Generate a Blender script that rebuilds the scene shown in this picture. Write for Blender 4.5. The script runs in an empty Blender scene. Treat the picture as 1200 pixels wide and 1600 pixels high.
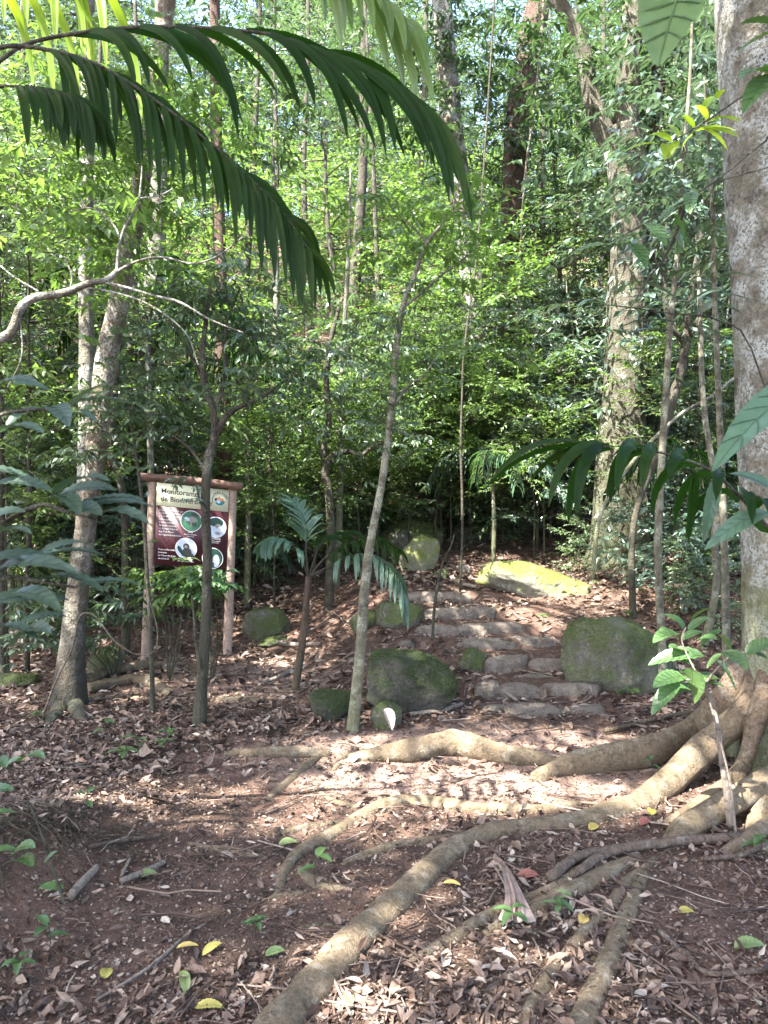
import bpy, bmesh, math, random
import numpy as np
from mathutils import Vector, Matrix

# ------------------------------------------------------------------ camera, sky, sun, exposure
SC = bpy.context.scene
COL = SC.collection
F = 1200.0; CAMZ = 1.5; A = math.radians(0.955)
cam_d = bpy.data.cameras.new("camera"); cam = bpy.data.objects.new("camera", cam_d); COL.objects.link(cam)
cam.location = (0, 0, CAMZ); cam.rotation_euler = (math.radians(90) - A, 0, 0)
cam_d.sensor_fit = 'VERTICAL'; cam_d.sensor_height = 36.0; cam_d.lens = 27.0      # f = 1200 px of 1600
cam_d.clip_start = 0.05; cam_d.clip_end = 400
cam_d.dof.use_dof = True; cam_d.dof.focus_distance = 6.0; cam_d.dof.aperture_fstop = 9.0
SC.camera = cam

SUN = np.array([-0.42, -0.36, 0.0]); SUN[2] = math.sqrt(1 - SUN[0]**2 - SUN[1]**2)
elev = math.asin(SUN[2])
w = bpy.data.worlds.new("World"); SC.world = w; w.use_nodes = True
nt = w.node_tree; bg = nt.nodes["Background"]
sky = nt.nodes.new("ShaderNodeTexSky"); sky.sky_type = 'NISHITA'; sky.sun_disc = False
sky.sun_elevation = elev; sky.sun_rotation = math.atan2(SUN[0], SUN[1])
sky.air_density = 0.8; sky.dust_density = 2.5; sky.ozone_density = 0.3
nt.links.new(sky.outputs[0], bg.inputs[0]); bg.inputs[1].default_value = 0.15
sd = bpy.data.lights.new("sun", 'SUN'); sd.energy = 5.0; sd.angle = math.radians(0.5); sd.color = (1.0, 0.965, 0.91)
so = bpy.data.objects.new("sun", sd); COL.objects.link(so); so.location = (-8, -4, 20)
so.rotation_euler = Vector(-SUN).to_track_quat('-Z', 'Y').to_euler()
SC.view_settings.view_transform = 'Standard'; SC.view_settings.look = 'None'
SC.view_settings.exposure = 3.22; SC.view_settings.gamma = 1.0
cy = SC.cycles
cy.max_bounces = 6; cy.diffuse_bounces = 4; cy.glossy_bounces = 2; cy.transmission_bounces = 3; cy.transparent_max_bounces = 4
cy.use_denoising = True; cy.caustics_reflective = False; cy.caustics_refractive = False
cy.sample_clamp_indirect = 6.0

R = np.random.default_rng(7)
rnd = random.Random(11)

# ------------------------------------------------------------------ helpers
def P(px, py, d):
    """world point on the ray of photo pixel (px,py) at world depth y=d"""
    a = (px - 600) / F; b = (800 - py) / F
    v = np.array([a, math.cos(A) + b*math.sin(A), -math.sin(A) + b*math.cos(A)])
    t = d / v[1]
    return np.array([v[0]*t, d, CAMZ + v[2]*t])

def _hash(ix, iy, iz, seed):
    h = (ix*374761393 + iy*668265263 + iz*2147483647 + seed*1274126177) & 0xffffffff
    h = ((h ^ (h >> 13)) * 1274126177) & 0xffffffff
    h = h ^ (h >> 16)
    return (h & 0xffff) / 65535.0
def vnoise(x, y, z=0.0, seed=0):
    x, y, z = np.broadcast_arrays(np.asarray(x, float), np.asarray(y, float), np.asarray(z, float))
    xi, yi, zi = np.floor(x).astype(np.int64), np.floor(y).astype(np.int64), np.floor(z).astype(np.int64)
    fx, fy, fz = x-xi, y-yi, z-zi
    sx, sy, sz = fx*fx*(3-2*fx), fy*fy*(3-2*fy), fz*fz*(3-2*fz)
    def c(a, b, d): return _hash(xi+a, yi+b, zi+d, seed)
    v = 0
    for a in (0, 1):
        for b in (0, 1):
            for d in (0, 1):
                v = v + c(a, b, d) * (sx if a else 1-sx) * (sy if b else 1-sy) * (sz if d else 1-sz)
    return v*2 - 1
def fbm(x, y, z=0.0, seed=0, oct=4):
    v = 0; a = 1.0; s = 0
    for o in range(oct):
        v = v + a*vnoise(np.asarray(x)*2**o, np.asarray(y)*2**o, np.asarray(z)*2**o, seed+o*17); s += a; a *= 0.5
    return v/s
def smooth(e0, e1, x):
    t = np.clip((x-e0)/(e1-e0), 0, 1); return t*t*(3-2*t)

STEPS = [(5.68, .12), (6.10, .235), (6.46, .30), (6.76, .385), (7.12, .475), (7.62, .565)]
_py = [-40, 0, 5.0, 5.6, 7.7, 10, 12, 16, 22, 40, 70, 200]
_pz = [-0.3, 0, 0.0, .03, .57, .86, 1.25, 2.6, 5.0, 12.5, 27, 60]
def G(x, y, fine=True):
    x = np.asarray(x, float); y = np.asarray(y, float)
    sh = 1.5*(1-smooth(-1.2, 0.3, x))
    z = np.interp(y - sh*smooth(3.5, 6, y)*(1-smooth(9, 14, y)*0.7), _py, _pz)
    xc = 0.98 - 0.13*(y-5.7)
    zs = np.zeros_like(z) + 0.02
    for yf, zt in STEPS:
        zs = zs + (zt - (0.02 if yf == 5.68 else prev)) * smooth(yf-0.02, yf+0.10, y)
        prev = zt
    zs = zs + 0.0
    m = (1-smooth(.62, .95, np.abs(x-xc))) * smooth(5.3, 5.6, y) * (1-smooth(7.75, 8.1, y))
    z = z*(1-m) + zs*m
    # side banks, hollow path, left mound
    z = z + 0.10*smooth(1.9, 3.6, x)*smooth(4.6, 7.5, y) + 0.25*smooth(2.4, 6, x)*smooth(4, 7, y)
    z = z - 0.12*smooth(1.5, 4.5, -x)*smooth(3.5, 6, y)*(1-smooth(7, 10, y))
    z = z + 0.27*np.exp(-(((x+1.48)/.30)**2 + ((y-2.85)/.55)**2)) + 0.10*np.exp(-(((x+2.3)/.7)**2 + ((y-3.4)/.9)**2))
    z = z + 0.045*fbm(x*.55, y*.55, 0, 3, 3)*(1-m)
    if fine:
        z = z + 0.020*fbm(x*3.1, y*3.1, 0, 9, 4)*(1-.3*m)
        z = z + 0.5*fbm(x*.12, y*.12, 0, 5, 2)*smooth(12, 25, y)
    return z
def hit(px, py):
    """ground point seen at a photo pixel"""
    ds = np.concatenate([np.arange(1.6, 14, .02), np.arange(14, 60, .2)])
    a = (px - 600) / F; b = (800 - py) / F
    v = np.array([a, math.cos(A) + b*math.sin(A), -math.sin(A) + b*math.cos(A)])
    t = ds/v[1]; X = v[0]*t; Z = CAMZ + v[2]*t
    g = G(X, ds); k = np.argmax(Z <= g)
    if Z[k] > g[k]: k = len(ds)-1
    return np.array([X[k], ds[k], float(g[k])])

class MB:
    def __init__(s): s.v = []; s.f = []; s.m = []; s.n = 0
    def add(s, v, fs, mi=0):
        v = np.asarray(v, float).reshape(-1, 3)
        for f in (fs if isinstance(fs, list) else [fs]):
            f = np.asarray(f, np.int64)
            if len(f): s.f.append(f + s.n); s.m.append(np.full(len(f), mi))
        s.v.append(v); s.n += len(v)
        return s
    def build(s, name, mats, parent=None, smooth_=True, loc=None):
        me = bpy.data.meshes.new(name)
        v = np.concatenate(s.v)
        if loc is not None: v = v - np.asarray(loc)
        me.vertices.add(len(v)); me.vertices.foreach_set("co", v.astype(np.float32).ravel())
        tot = np.concatenate([np.full(len(f), f.shape[1]) for f in s.f])
        idx = np.concatenate([f.ravel() for f in s.f])
        me.loops.add(len(idx)); me.loops.foreach_set("vertex_index", idx.astype(np.int32))
        me.polygons.add(len(tot))
        st = np.concatenate([[0], np.cumsum(tot)[:-1]])
        me.polygons.foreach_set("loop_start", st.astype(np.int32))
        me.polygons.foreach_set("material_index", np.concatenate(s.m).astype(np.int32))
        me.polygons.foreach_set("use_smooth", np.full(len(tot), bool(smooth_)))
        for m in (mats if isinstance(mats, (list, tuple)) else [mats]): me.materials.append(m)
        me.update(calc_edges=True); me.validate()
        o = bpy.data.objects.new(name, me); COL.objects.link(o)
        if loc is not None and parent is None: o.location = tuple(loc)
        if parent is not None: o.parent = parent
        return o

def tag(o, label=None, cat=None, group=None, kind=None):
    if label: o["label"] = label
    if cat: o["category"] = cat
    if group: o["group"] = group
    if kind: o["kind"] = kind
    return o
def empty(name, loc=(0, 0, 0), label=None, cat=None, group=None):
    o = bpy.data.objects.new(name, None); COL.objects.link(o); o.location = tuple(loc); o.empty_display_size = .1
    return tag(o, label, cat, group)
def copy_tree(o, loc, rz=0, sc=1, label=None, group=None):
    r = o.copy(); COL.objects.link(r); r.location = tuple(loc); r.rotation_euler = (0, 0, rz); r.scale = (sc, sc, sc)
    if label: r["label"] = label
    if group: r["group"] = group
    for ch in list(o.children):
        c = ch.copy(); COL.objects.link(c); c.parent = r
        for g in list(ch.children):
            d = g.copy(); COL.objects.link(d); d.parent = c
    return r

def norm(a): a = np.asarray(a, float); return a/np.maximum(np.linalg.norm(a, axis=-1, keepdims=True), 1e-9)
def spline(pts, n, extra=None):
    pts = np.asarray(pts, float)
    if len(pts) < 3:
        t = np.linspace(0, 1, n)[:, None]; return pts[0]*(1-t) + pts[-1]*t
    q = np.vstack([2*pts[0]-pts[1], pts, 2*pts[-1]-pts[-2]])
    out = []; m = len(pts)-1
    for u in np.linspace(0, m-1e-6, n):
        i = int(u); t = u-i; p0, p1, p2, p3 = q[i], q[i+1], q[i+2], q[i+3]
        out.append(.5*((2*p1)+(p2-p0)*t+(2*p0-5*p1+4*p2-p3)*t*t+(3*p1-p0-3*p2+p3)*t**3))
    return np.array(out)
def tube(mb, pts, rad, sides=8, mi=0, bump=0, bfreq=6., seed=0, vert=1.0, cap=True, flare=None):
    pts = np.asarray(pts, float); n = len(pts)
    rad = np.asarray(rad, float) if np.ndim(rad) else np.full(n, rad)
    T = norm(np.gradient(pts, axis=0))
    ref = np.array([0, 0, 1.]) if abs(T[0][2]) < .8 else np.array([0, 1., 0])
    U = np.zeros((n, 3)); u = norm(np.cross(T[0], ref))
    for i in range(n):
        u = norm(u - T[i]*np.dot(u, T[i])); U[i] = u
    V = np.cross(T, U)
    th = np.linspace(0, 2*np.pi, sides, endpoint=False)
    L = np.concatenate([[0], np.cumsum(np.linalg.norm(np.diff(pts, axis=0), axis=1))])
    rr = rad[:, None]*np.ones((1, sides))
    if bump:
        rr = rr*(1 + bump*fbm(np.cos(th)[None]*1.3+5, np.sin(th)[None]*1.3+9, L[:, None]*bfreq/4, seed, 3))
    if flare is not None:      # (amount, height, lobes)
        am, hh, lo = flare
        rr = rr*(1 + am*np.exp(-L[:, None]/hh)*(0.55+.6*np.cos(lo*th+seed)[None]**2))
    v = pts[:, None] + U[:, None]*(rr*np.cos(th))[..., None] + V[:, None]*(rr*np.sin(th))[..., None]
    if vert != 1.0: v[..., 2] = pts[:, None, 2] + (v[..., 2]-pts[:, None, 2])*vert
    i = np.arange(n-1)[:, None]*sides; j = np.arange(sides)[None]; j2 = (j+1) % sides
    q = np.stack([i+j, i+j2, i+sides+j2, i+sides+j], -1).reshape(-1, 4)
    vv = v.reshape(-1, 3); fs = [q]
    if cap:
        vv = np.vstack([vv, pts[:1], pts[-1:]]); c0, c1 = n*sides, n*sides+1
        a = np.arange(sides); b = (a+1) % sides
        fs.append(np.stack([b, a, np.full(sides, c0)], -1)); fs.append(np.stack([a+(n-1)*sides, b+(n-1)*sides, np.full(sides, c1)], -1))
    mb.add(vv, fs, mi)
    return mb
def leaves(mb, Pn, D, N, L, W, curl=.15, fold=.15, mi=0, wp=.42):
    """many small folded leaves; arrays n x 3"""
    Pn = np.asarray(Pn); n = len(Pn)
    if n == 0: return
    D = norm(D); S = norm(np.cross(D, N)); N = np.cross(S, D)
    L = np.broadcast_to(L, (n,))[:, None]; W = np.broadcast_to(W, (n,))[:, None]; curl = np.broadcast_to(curl, (n,))[:, None]
    v = np.stack([Pn, Pn+D*L*wp-S*W/2+N*W*fold, Pn+D*L*.5-N*L*curl*.25, Pn+D*L*wp+S*W/2+N*W*fold, Pn+D*L-N*L*curl], 1)
    b = np.arange(n)[:, None]*5
    f = np.concatenate([b+np.array(t) for t in ([0, 2, 1], [0, 3, 2], [1, 2, 4], [2, 3, 4])])
    mb.add(v.reshape(-1, 3), f, mi)
def leaves2(mb, Pn, D, N, L, W, curl=.15, fold=.15, mi=0):
    Pn = np.asarray(Pn); n = len(Pn); D = norm(D); S = norm(np.cross(D, N)); N = np.cross(S, D)
    r = np.random.default_rng(n); e = lambda k: np.broadcast_to(k, (n,))[:, None]
    L = e(L); W = e(W); curl = e(curl); a1 = r.uniform(.7, 1, (n, 4)); f = r.normal(fold, .2, (n, 1)); tw = r.normal(0, .25, (n, 1))
    v = np.stack([Pn, Pn+D*L*.27-S*W*.46*a1[:, :1]+N*W*f, Pn+D*L*.28, Pn+D*L*.27+S*W*.46*a1[:, 1:2]+N*W*f,
                  Pn+D*L*.62-S*W*.44*a1[:, 2:3]+N*W*(f+tw)-N*L*curl*.4, Pn+D*L*.62-N*L*curl*.35, Pn+D*L*.62+S*W*.44*a1[:, 3:]+N*W*(f-tw)-N*L*curl*.4, Pn+D*L-N*L*curl], 1)
    b = np.arange(n)[:, None]*8
    mb.add(v.reshape(-1, 3), [np.concatenate([b+np.array(t) for t in ([0, 2, 1], [0, 3, 2], [4, 5, 7], [5, 6, 7])]), np.concatenate([b+np.array(t) for t in ([1, 2, 5, 4], [2, 3, 6, 5])])], mi)
def blade(mb, pts, widths, up, mi=0, fold=.2, ripple=0.0):
    """a long leaf: centre line with two folded halves"""
    pts = np.asarray(pts); n = len(pts); T = norm(np.gradient(pts, axis=0))
    S = norm(np.cross(T, np.broadcast_to(up, (n, 3)))); Nn = np.cross(S, T); W = np.asarray(widths)[:, None]
    rp = (ripple*np.cos(np.pi*np.arange(n)))[:, None] if np.ndim(ripple) == 0 and ripple > 0 else (-ripple)*np.ones((n, 1)); q_ = rp if ripple < 0 else 0*rp
    v = np.stack([pts-S*W/2+Nn*W*(fold+(rp if ripple > 0 else 0)), pts-S*W*.26+Nn*W*(fold*.45+rp*(1 if ripple < 0 else .5)), pts, pts+S*W*.26+Nn*W*(fold*.45+rp*(1 if ripple < 0 else .5)), pts+S*W/2+Nn*W*(fold+(rp if ripple > 0 else 0))], 1).reshape(-1, 3)
    i = np.arange(n-1)[:, None]*5; j = np.arange(4)[None]
    mb.add(v, np.stack([i+j, i+j+1, i+5+j+1, i+5+j], -1).reshape(-1, 4), mi)
def bigleaf(mb, a, b, wd, up=(0, 0, 1), droop=.1, mi=0, n=17, wav=.035, fold=.14):
    a = np.asarray(a, float); b = np.asarray(b, float); t = np.linspace(0, 1, n)[:, None]; L = np.linalg.norm(b-a)
    p = a*(1-t)+b*t; p[:, 2] += droop*L*4*(t*(1-t))[:, 0]
    w = wd*np.sin(np.pi*np.clip(t[:, 0], 0, 1)**.8)**.75
    w[0] = wd*.05; w[-1] = .001
    blade(mb, p, w, up, mi, fold, wav)
    if wd > .033 and n > 6:
        T = norm(np.gradient(p, axis=0)); S_ = norm(np.cross(T, np.broadcast_to(up, (n, 3)))); N_ = np.cross(S_, T)
        tube(mb, p+N_*.0012, np.linspace(.0016, .0004, n)*(wd/.05), 4, mi, cap=False)
        for q in range(2, n-3, 2):
            for sg in (-1, 1):
                e = min(q+2, n-1); tube(mb, np.array([p[q]+N_[q]*.0012, p[e]*.5+p[q]*.5+sg*S_[q]*w[q]*.24+N_[q]*(w[q]*fold*.45+.0016), p[e]+sg*S_[q]*w[q]*.40+N_[q]*(w[q]*fold*.82+.0016)]), .0007*(wd/.05), 3, mi, cap=False)

# ------------------------------------------------------------------ materials
def mat(name): 
    m = bpy.data.materials.new(name); m.use_nodes = True; t = m.node_tree
    return m, t, t.nodes["Principled BSDF"], t.nodes["Material Output"]
def node(t, typ, **kw):
    n = t.nodes.new(typ)
    for k, v in kw.items():
        if k.startswith('i_'): n.inputs[k[2:].replace('_', ' ')].default_value = v
        else: setattr(n, k, v)
    return n
def ramp(t, fac, stops):
    r = t.nodes.new("ShaderNodeValToRGB"); cr = r.color_ramp
    cr.elements[0].position = stops[0][0]; cr.elements[0].color = (*stops[0][1], 1)
    cr.elements[1].position = stops[-1][0]; cr.elements[1].color = (*stops[-1][1], 1)
    for p, c in stops[1:-1]:
        e = cr.elements.new(p); e.color = (*c, 1)
    t.links.new(fac, r.inputs[0]); return r.outputs[0]
def fmix(t, a, b, fac, blend='MIX'):
    m = t.nodes.new("ShaderNodeMix"); m.data_type = 'RGBA'; m.blend_type = blend
    for s, x in ((0, fac), (6, a), (7, b)):
        if isinstance(x, (int, float)): m.inputs[s].default_value = x
        elif isinstance(x, tuple): m.inputs[s].default_value = (*x, 1)
        else: t.links.new(x, m.inputs[s])
    return m.outputs[2]
def fmath(t, op, a, b=None, clamp=False):
    m = t.nodes.new("ShaderNodeMath"); m.operation = op; m.use_clamp = clamp
    for s, x in ((0, a), (1, b)):
        if x is None: continue
        if isinstance(x, (int, float)): m.inputs[s].default_value = x
        else: t.links.new(x, m.inputs[s])
    return m.outputs[0]
def noise(t, scale, detail=4, rough=.6, coord='Object', vec=None, out=0):
    n = node(t, "ShaderNodeTexNoise"); n.inputs['Scale'].default_value = scale; n.inputs['Detail'].default_value = detail; n.inputs['Roughness'].default_value = rough
    if vec is None:
        c = t.nodes.new("ShaderNodeTexCoord"); vec = c.outputs[coord]
    t.links.new(vec, n.inputs['Vector']); return n.outputs[out]
def bump(t, bsdf, h, strength=.5, dist=.01):
    b = node(t, "ShaderNodeBump"); b.inputs['Strength'].default_value = strength; b.inputs['Distance'].default_value = dist
    t.links.new(h, b.inputs['Height']); t.links.new(b.outputs[0], bsdf.inputs['Normal']); return b.outputs[0]

def leaf_mat(name, stops, tr=(.16, .34, .03), trf=.35, rough=.38, spec=.5, vary=.25):
    m, t, b, o = mat(name)
    g = node(t, "ShaderNodeNewGeometry"); oi = node(t, "ShaderNodeObjectInfo")
    c = ramp(t, g.outputs['Random Per Island'], stops)
    h = node(t, "ShaderNodeHueSaturation"); t.links.new(c, h.inputs['Color'])
    v = fmath(t, 'MULTIPLY_ADD', oi.outputs['Random'], vary*1.2); v.node.inputs[2].default_value = 1-vary*.6
    t.links.new(v, h.inputs['Value'])
    hu = fmath(t, 'MULTIPLY_ADD', oi.outputs['Random'], -.035); hu.node.inputs[2].default_value = .515
    t.links.new(hu, h.inputs['Hue'])
    spn = noise(t, 35, 4, .7); hc = fmix(t, h.outputs[0], ramp(t, spn, [(.3, (.70, .72, .6)), (.62, (1.1, 1.1, 1.1))]), 1.0, 'MULTIPLY')
    t.links.new(hc, b.inputs['Base Color'])
    b.inputs['Roughness'].default_value = rough; b.inputs['Specular IOR Level'].default_value = spec
    tb = node(t, "ShaderNodeBsdfTranslucent")
    tc = fmix(t, h.outputs[0], tr, .55); t.links.new(tc, tb.inputs[0])
    mx = node(t, "ShaderNodeMixShader"); mx.inputs[0].default_value = trf
    t.links.new(b.outputs[0], mx.inputs[1]); t.links.new(tb.outputs[0], mx.inputs[2]); t.links.new(mx.outputs[0], o.inputs[0])
    return m
LM = {}
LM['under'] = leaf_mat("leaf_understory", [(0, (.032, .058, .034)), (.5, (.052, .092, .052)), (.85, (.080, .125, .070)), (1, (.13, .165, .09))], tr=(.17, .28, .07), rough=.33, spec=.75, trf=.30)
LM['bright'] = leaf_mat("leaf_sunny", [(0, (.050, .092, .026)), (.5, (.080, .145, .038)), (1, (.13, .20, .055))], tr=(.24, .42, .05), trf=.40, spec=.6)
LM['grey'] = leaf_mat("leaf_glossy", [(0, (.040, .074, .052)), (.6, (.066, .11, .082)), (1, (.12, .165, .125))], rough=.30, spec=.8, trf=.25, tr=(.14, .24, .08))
LM['fern'] = leaf_mat("leaf_pale_understory", [(0, (.050, .085, .045)), (.6, (.085, .135, .070)), (1, (.14, .19, .10))], tr=(.22, .36, .08), trf=.38, spec=.6)  # leaf colour lightened to stand in for soft light in the dim undergrowth
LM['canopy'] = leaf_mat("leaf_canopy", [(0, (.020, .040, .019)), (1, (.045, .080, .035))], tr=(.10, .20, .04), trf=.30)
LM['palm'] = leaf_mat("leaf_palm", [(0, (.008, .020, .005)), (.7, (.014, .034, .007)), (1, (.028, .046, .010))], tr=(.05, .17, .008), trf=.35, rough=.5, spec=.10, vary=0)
LM['palmgrey'] = leaf_mat("leaf_palm_grey", [(0, (.05, .10, .065)), (1, (.08, .14, .09))], rough=.45, trf=.25)
LM['broad'] = leaf_mat("leaf_broad", [(0, (.045, .10, .035)), (1, (.085, .15, .05))], rough=.42, spec=.5, trf=.3)
LM['bluegreen'] = leaf_mat("leaf_blue_green", [(0, (.035, .065, .040)), (1, (.065, .10, .065))], rough=.45, spec=.45, trf=.25, tr=(.1, .2, .06))
LM['yellow'] = leaf_mat("leaf_yellow_green", [(0, (.16, .26, .02)), (1, (.26, .36, .03))], tr=(.45, .6, .03), trf=.5)
LM['fallyellow'] = leaf_mat("leaf_fallen_yellow", [(0, (.34, .27, .06)), (1, (.42, .34, .10))], tr=(.5, .45, .05), trf=.1, rough=.6)
LM['fallgreen'] = leaf_mat("leaf_fallen_green", [(0, (.10, .15, .05)), (1, (.20, .25, .10))], trf=.1, rough=.6)
LM['fallred'] = leaf_mat("leaf_fallen_red", [(0, (.17, .07, .045)), (1, (.20, .09, .055))], tr=(.2, .1, .05), trf=.05, rough=.7)

def bark_mat(name, c0, c1, lichen=(.45, .46, .40), lf=.35, moss=(.10, .12, .035), mh=0.6, mossamt=.6, scale=1., streak=6.):
    m, t, b, o = mat(name)
    tc = node(t, "ShaderNodeTexCoord"); mp = node(t, "ShaderNodeMapping"); mp.inputs['Scale'].default_value = (1, 1, 1/ streak*1.5)
    t.links.new(tc.outputs['Object'], mp.inputs[0])
    n1 = noise(t, 26*scale, 6, .65, vec=mp.outputs[0]); n2 = noise(t, 5*scale, 5, .7); n3 = noise(t, 60*scale, 3, .7); n4 = noise(t, 2.2*scale, 3, .6)
    c = ramp(t, n1, [(.3, c0), (.7, c1)])
    lm = ramp(t, n2, [(.62-lf*.3, (0, 0, 0)), (.70-lf*.3+.05, (1, 1, 1))])
    lm2 = ramp(t, n3, [(.42, (0, 0, 0)), (.52, (1, 1, 1))])
    c = fmix(t, c, tuple(x*.45 for x in c0), ramp(t, noise(t, 9*scale, 6, .75), [(.52, (0, 0, 0)), (.62, (.8, .8, .8))]))
    c = fmix(t, c, lichen, fmath(t, 'MULTIPLY', fmath(t, 'MULTIPLY', lm, lm2), .75))
    sp = node(t, "ShaderNodeSeparateXYZ"); g = node(t, "ShaderNodeNewGeometry"); t.links.new(tc.outputs['Object'], sp.inputs[0])
    hf = fmath(t, 'MULTIPLY_ADD', sp.outputs[2], -1/mh); hf.node.inputs[2].default_value = 1.15
    hf = fmath(t, 'ADD', hf, fmath(t, 'MULTIPLY', fmath(t, 'SUBTRACT', n4, .5), 2.2), clamp=True)
    c = fmix(t, c, moss, fmath(t, 'MULTIPLY', hf, mossamt))
    t.links.new(c, b.inputs['Base Color']); b.inputs['Roughness'].default_value = .85; b.inputs['Specular IOR Level'].default_value = .25
    bump(t, b, fmath(t, 'ADD', n1, fmath(t, 'MULTIPLY', n3, .7)), .9, .035/scale)
    return m
BM = {
 'pale': bark_mat("bark_pale", (.085, .075, .055), (.20, .18, .135), (.40, .42, .39), .55, (.17, .18, .065), 1.3, .6, streak=2.),
 'grey': bark_mat("bark_grey", (.065, .060, .045), (.150, .138, .105), (.33, .35, .29), .40, (.085, .10, .04), 1.8, .6),
 'dark': bark_mat("bark_dark", (.035, .030, .022), (.085, .075, .052), (.20, .21, .16), .25, (.05, .052, .025), 1.2, .3),
 'mossy': bark_mat("bark_mossy", (.045, .040, .028), (.105, .095, .066), (.24, .26, .20), .35, (.06, .07, .03), 1.8, .5),
 'red': bark_mat("bark_red", (.050, .030, .022), (.120, .078, .056), (.25, .24, .19), .10, (.07, .08, .035), 1.0, .3),
 'lit': bark_mat("bark_cream", (.070, .052, .036), (.19, .15, .105), (.40, .38, .31), .6, (.028, .026, .018), 1.5, .9, streak=2.5),
 'sap': bark_mat("bark_sapling", (.070, .063, .042), (.16, .145, .10), (.34, .34, .26), .5, (.15, .16, .07), .5, .4, scale=2.5),
 'root': bark_mat("bark_root", (.085, .057, .038), (.205, .146, .098), (.33, .29, .225), .33, (.13, .12, .055), .5, .22, scale=2.6, streak=1.5),
 'drystick': bark_mat("dry_branch", (.06, .042, .030), (.16, .115, .085), (.30, .26, .21), .3, (.1, .1, .05), .01, .0, scale=3),
 'stick': bark_mat("dead_wood", (.13, .10, .075), (.27, .22, .175), (.38, .34, .29), .3, (.1, .1, .05), .01, .0, scale=3),
}
def rock_mat(name, c0, c1, moss, mf):
    m, t, b, o = mat(name)
    n1 = noise(t, 16, 9, .78); n2 = noise(t, 4.2, 6, .7); n3 = noise(t, 70, 4, .75)
    c = ramp(t, n1, [(.36, c0), (.64, c1)])
    c = fmix(t, c, tuple(min(1, x*1.9) for x in c1), ramp(t, noise(t, 26, 5, .8), [(.58, (0, 0, 0)), (.66, (.7, .7, .7))]))
    c = fmix(t, c, tuple(x*.4 for x in c0), ramp(t, noise(t, 7, 6, .8), [(.56, (0, 0, 0)), (.70, (.8, .8, .8))]))
    g = node(t, "ShaderNodeNewGeometry"); sp = node(t, "ShaderNodeSeparateXYZ"); t.links.new(g.outputs['Normal'], sp.inputs[0])
    k = fmath(t, 'ADD', fmath(t, 'MULTIPLY', sp.outputs[2], .28), fmath(t, 'ADD', fmath(t, 'MULTIPLY', n2, 1.6), -1.02+mf))
    k = fmath(t, 'ADD', k, fmath(t, 'MULTIPLY', fmath(t, 'SUBTRACT', n3, .5), .8))
    k = ramp(t, k, [(.1, (0, 0, 0)), (.45, (1, 1, 1))])
    mc = fmix(t, moss, tuple(x*.45 for x in moss), n3)
    t.links.new(fmix(t, c, mc, k), b.inputs['Base Color']); b.inputs['Roughness'].default_value = .9; b.inputs['Specular IOR Level'].default_value = .25
    bump(t, b, fmath(t, 'ADD', n1, fmath(t, 'MULTIPLY', n3, .35)), .95, .045)
    return m
RM = {'green': rock_mat("rock_mossy", (.085, .08, .06), (.20, .185, .15), (.11, .135, .045), .46),
      'lit': rock_mat("rock_sunlit", (.16, .15, .11), (.33, .31, .24), (.24, .27, .06), .45),  # lighter rock for stones in the sun, sunlight put into the colour
      'dark': rock_mat("rock_dark", (.045, .042, .035), (.13, .12, .10), (.045, .062, .022), .50),
      'step': rock_mat("rock_step", (.11, .09, .07), (.25, .205, .165), (.12, .12, .06), .05)}
def soil():
    m, t, b, o = mat("soil")
    tc = node(t, "ShaderNodeTexCoord"); sp = node(t, "ShaderNodeSeparateXYZ"); t.links.new(tc.outputs['Object'], sp.inputs[0])
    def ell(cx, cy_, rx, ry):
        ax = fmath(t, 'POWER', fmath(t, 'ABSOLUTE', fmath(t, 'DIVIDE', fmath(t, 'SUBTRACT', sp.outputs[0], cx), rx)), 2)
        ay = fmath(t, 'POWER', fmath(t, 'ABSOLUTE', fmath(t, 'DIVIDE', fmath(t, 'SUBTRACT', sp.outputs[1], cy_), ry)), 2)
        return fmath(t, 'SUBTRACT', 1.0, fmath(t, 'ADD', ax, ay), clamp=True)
    worn_sunlit = fmath(t, 'ADD', ell(.55, 4.45, 1.6, .75), ell(-1.35, 6.3, 1.1, .9), clamp=True)  # trodden dry soil, its paleness also painting sunlight into the lit bands
    n1 = noise(t, 1.3, 5, .65); n2 = noise(t, 45, 5, .75); n3 = noise(t, 140, 3, .7); n4 = noise(t, 12, 6, .7)
    c = ramp(t, n4, [(.25, (.045, .029, .021)), (.5, (.105, .067, .048)), (.8, (.19, .125, .092))])
    c = fmix(t, c, (.22, .125, .09), ramp(t, n1, [(.48, (0, 0, 0)), (.66, (.65, .65, .65))]))
    c = fmix(t, c, (.40, .27, .205), fmath(t, 'MULTIPLY', ramp(t, fmath(t, 'ADD', worn_sunlit, fmath(t, 'MULTIPLY', fmath(t, 'SUBTRACT', n4, .5), 1.2)), [(.1, (0, 0, 0)), (.55, (1, 1, 1))]), .8))
    c = fmix(t, c, (.25, .19, .15), ramp(t, n2, [(.60, (0, 0, 0)), (.70, (.7, .7, .7))]))
    c = fmix(t, c, (.025, .016, .012), ramp(t, n3, [(.3, (.75, .75, .75)), (.46, (0, 0, 0))]))
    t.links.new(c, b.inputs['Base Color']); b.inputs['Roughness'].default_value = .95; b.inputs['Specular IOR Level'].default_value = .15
    bump(t, b, fmath(t, 'ADD', fmath(t, 'ADD', n4, n2), fmath(t, 'MULTIPLY', n3, .5)), .9, .03)
    return m
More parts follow.
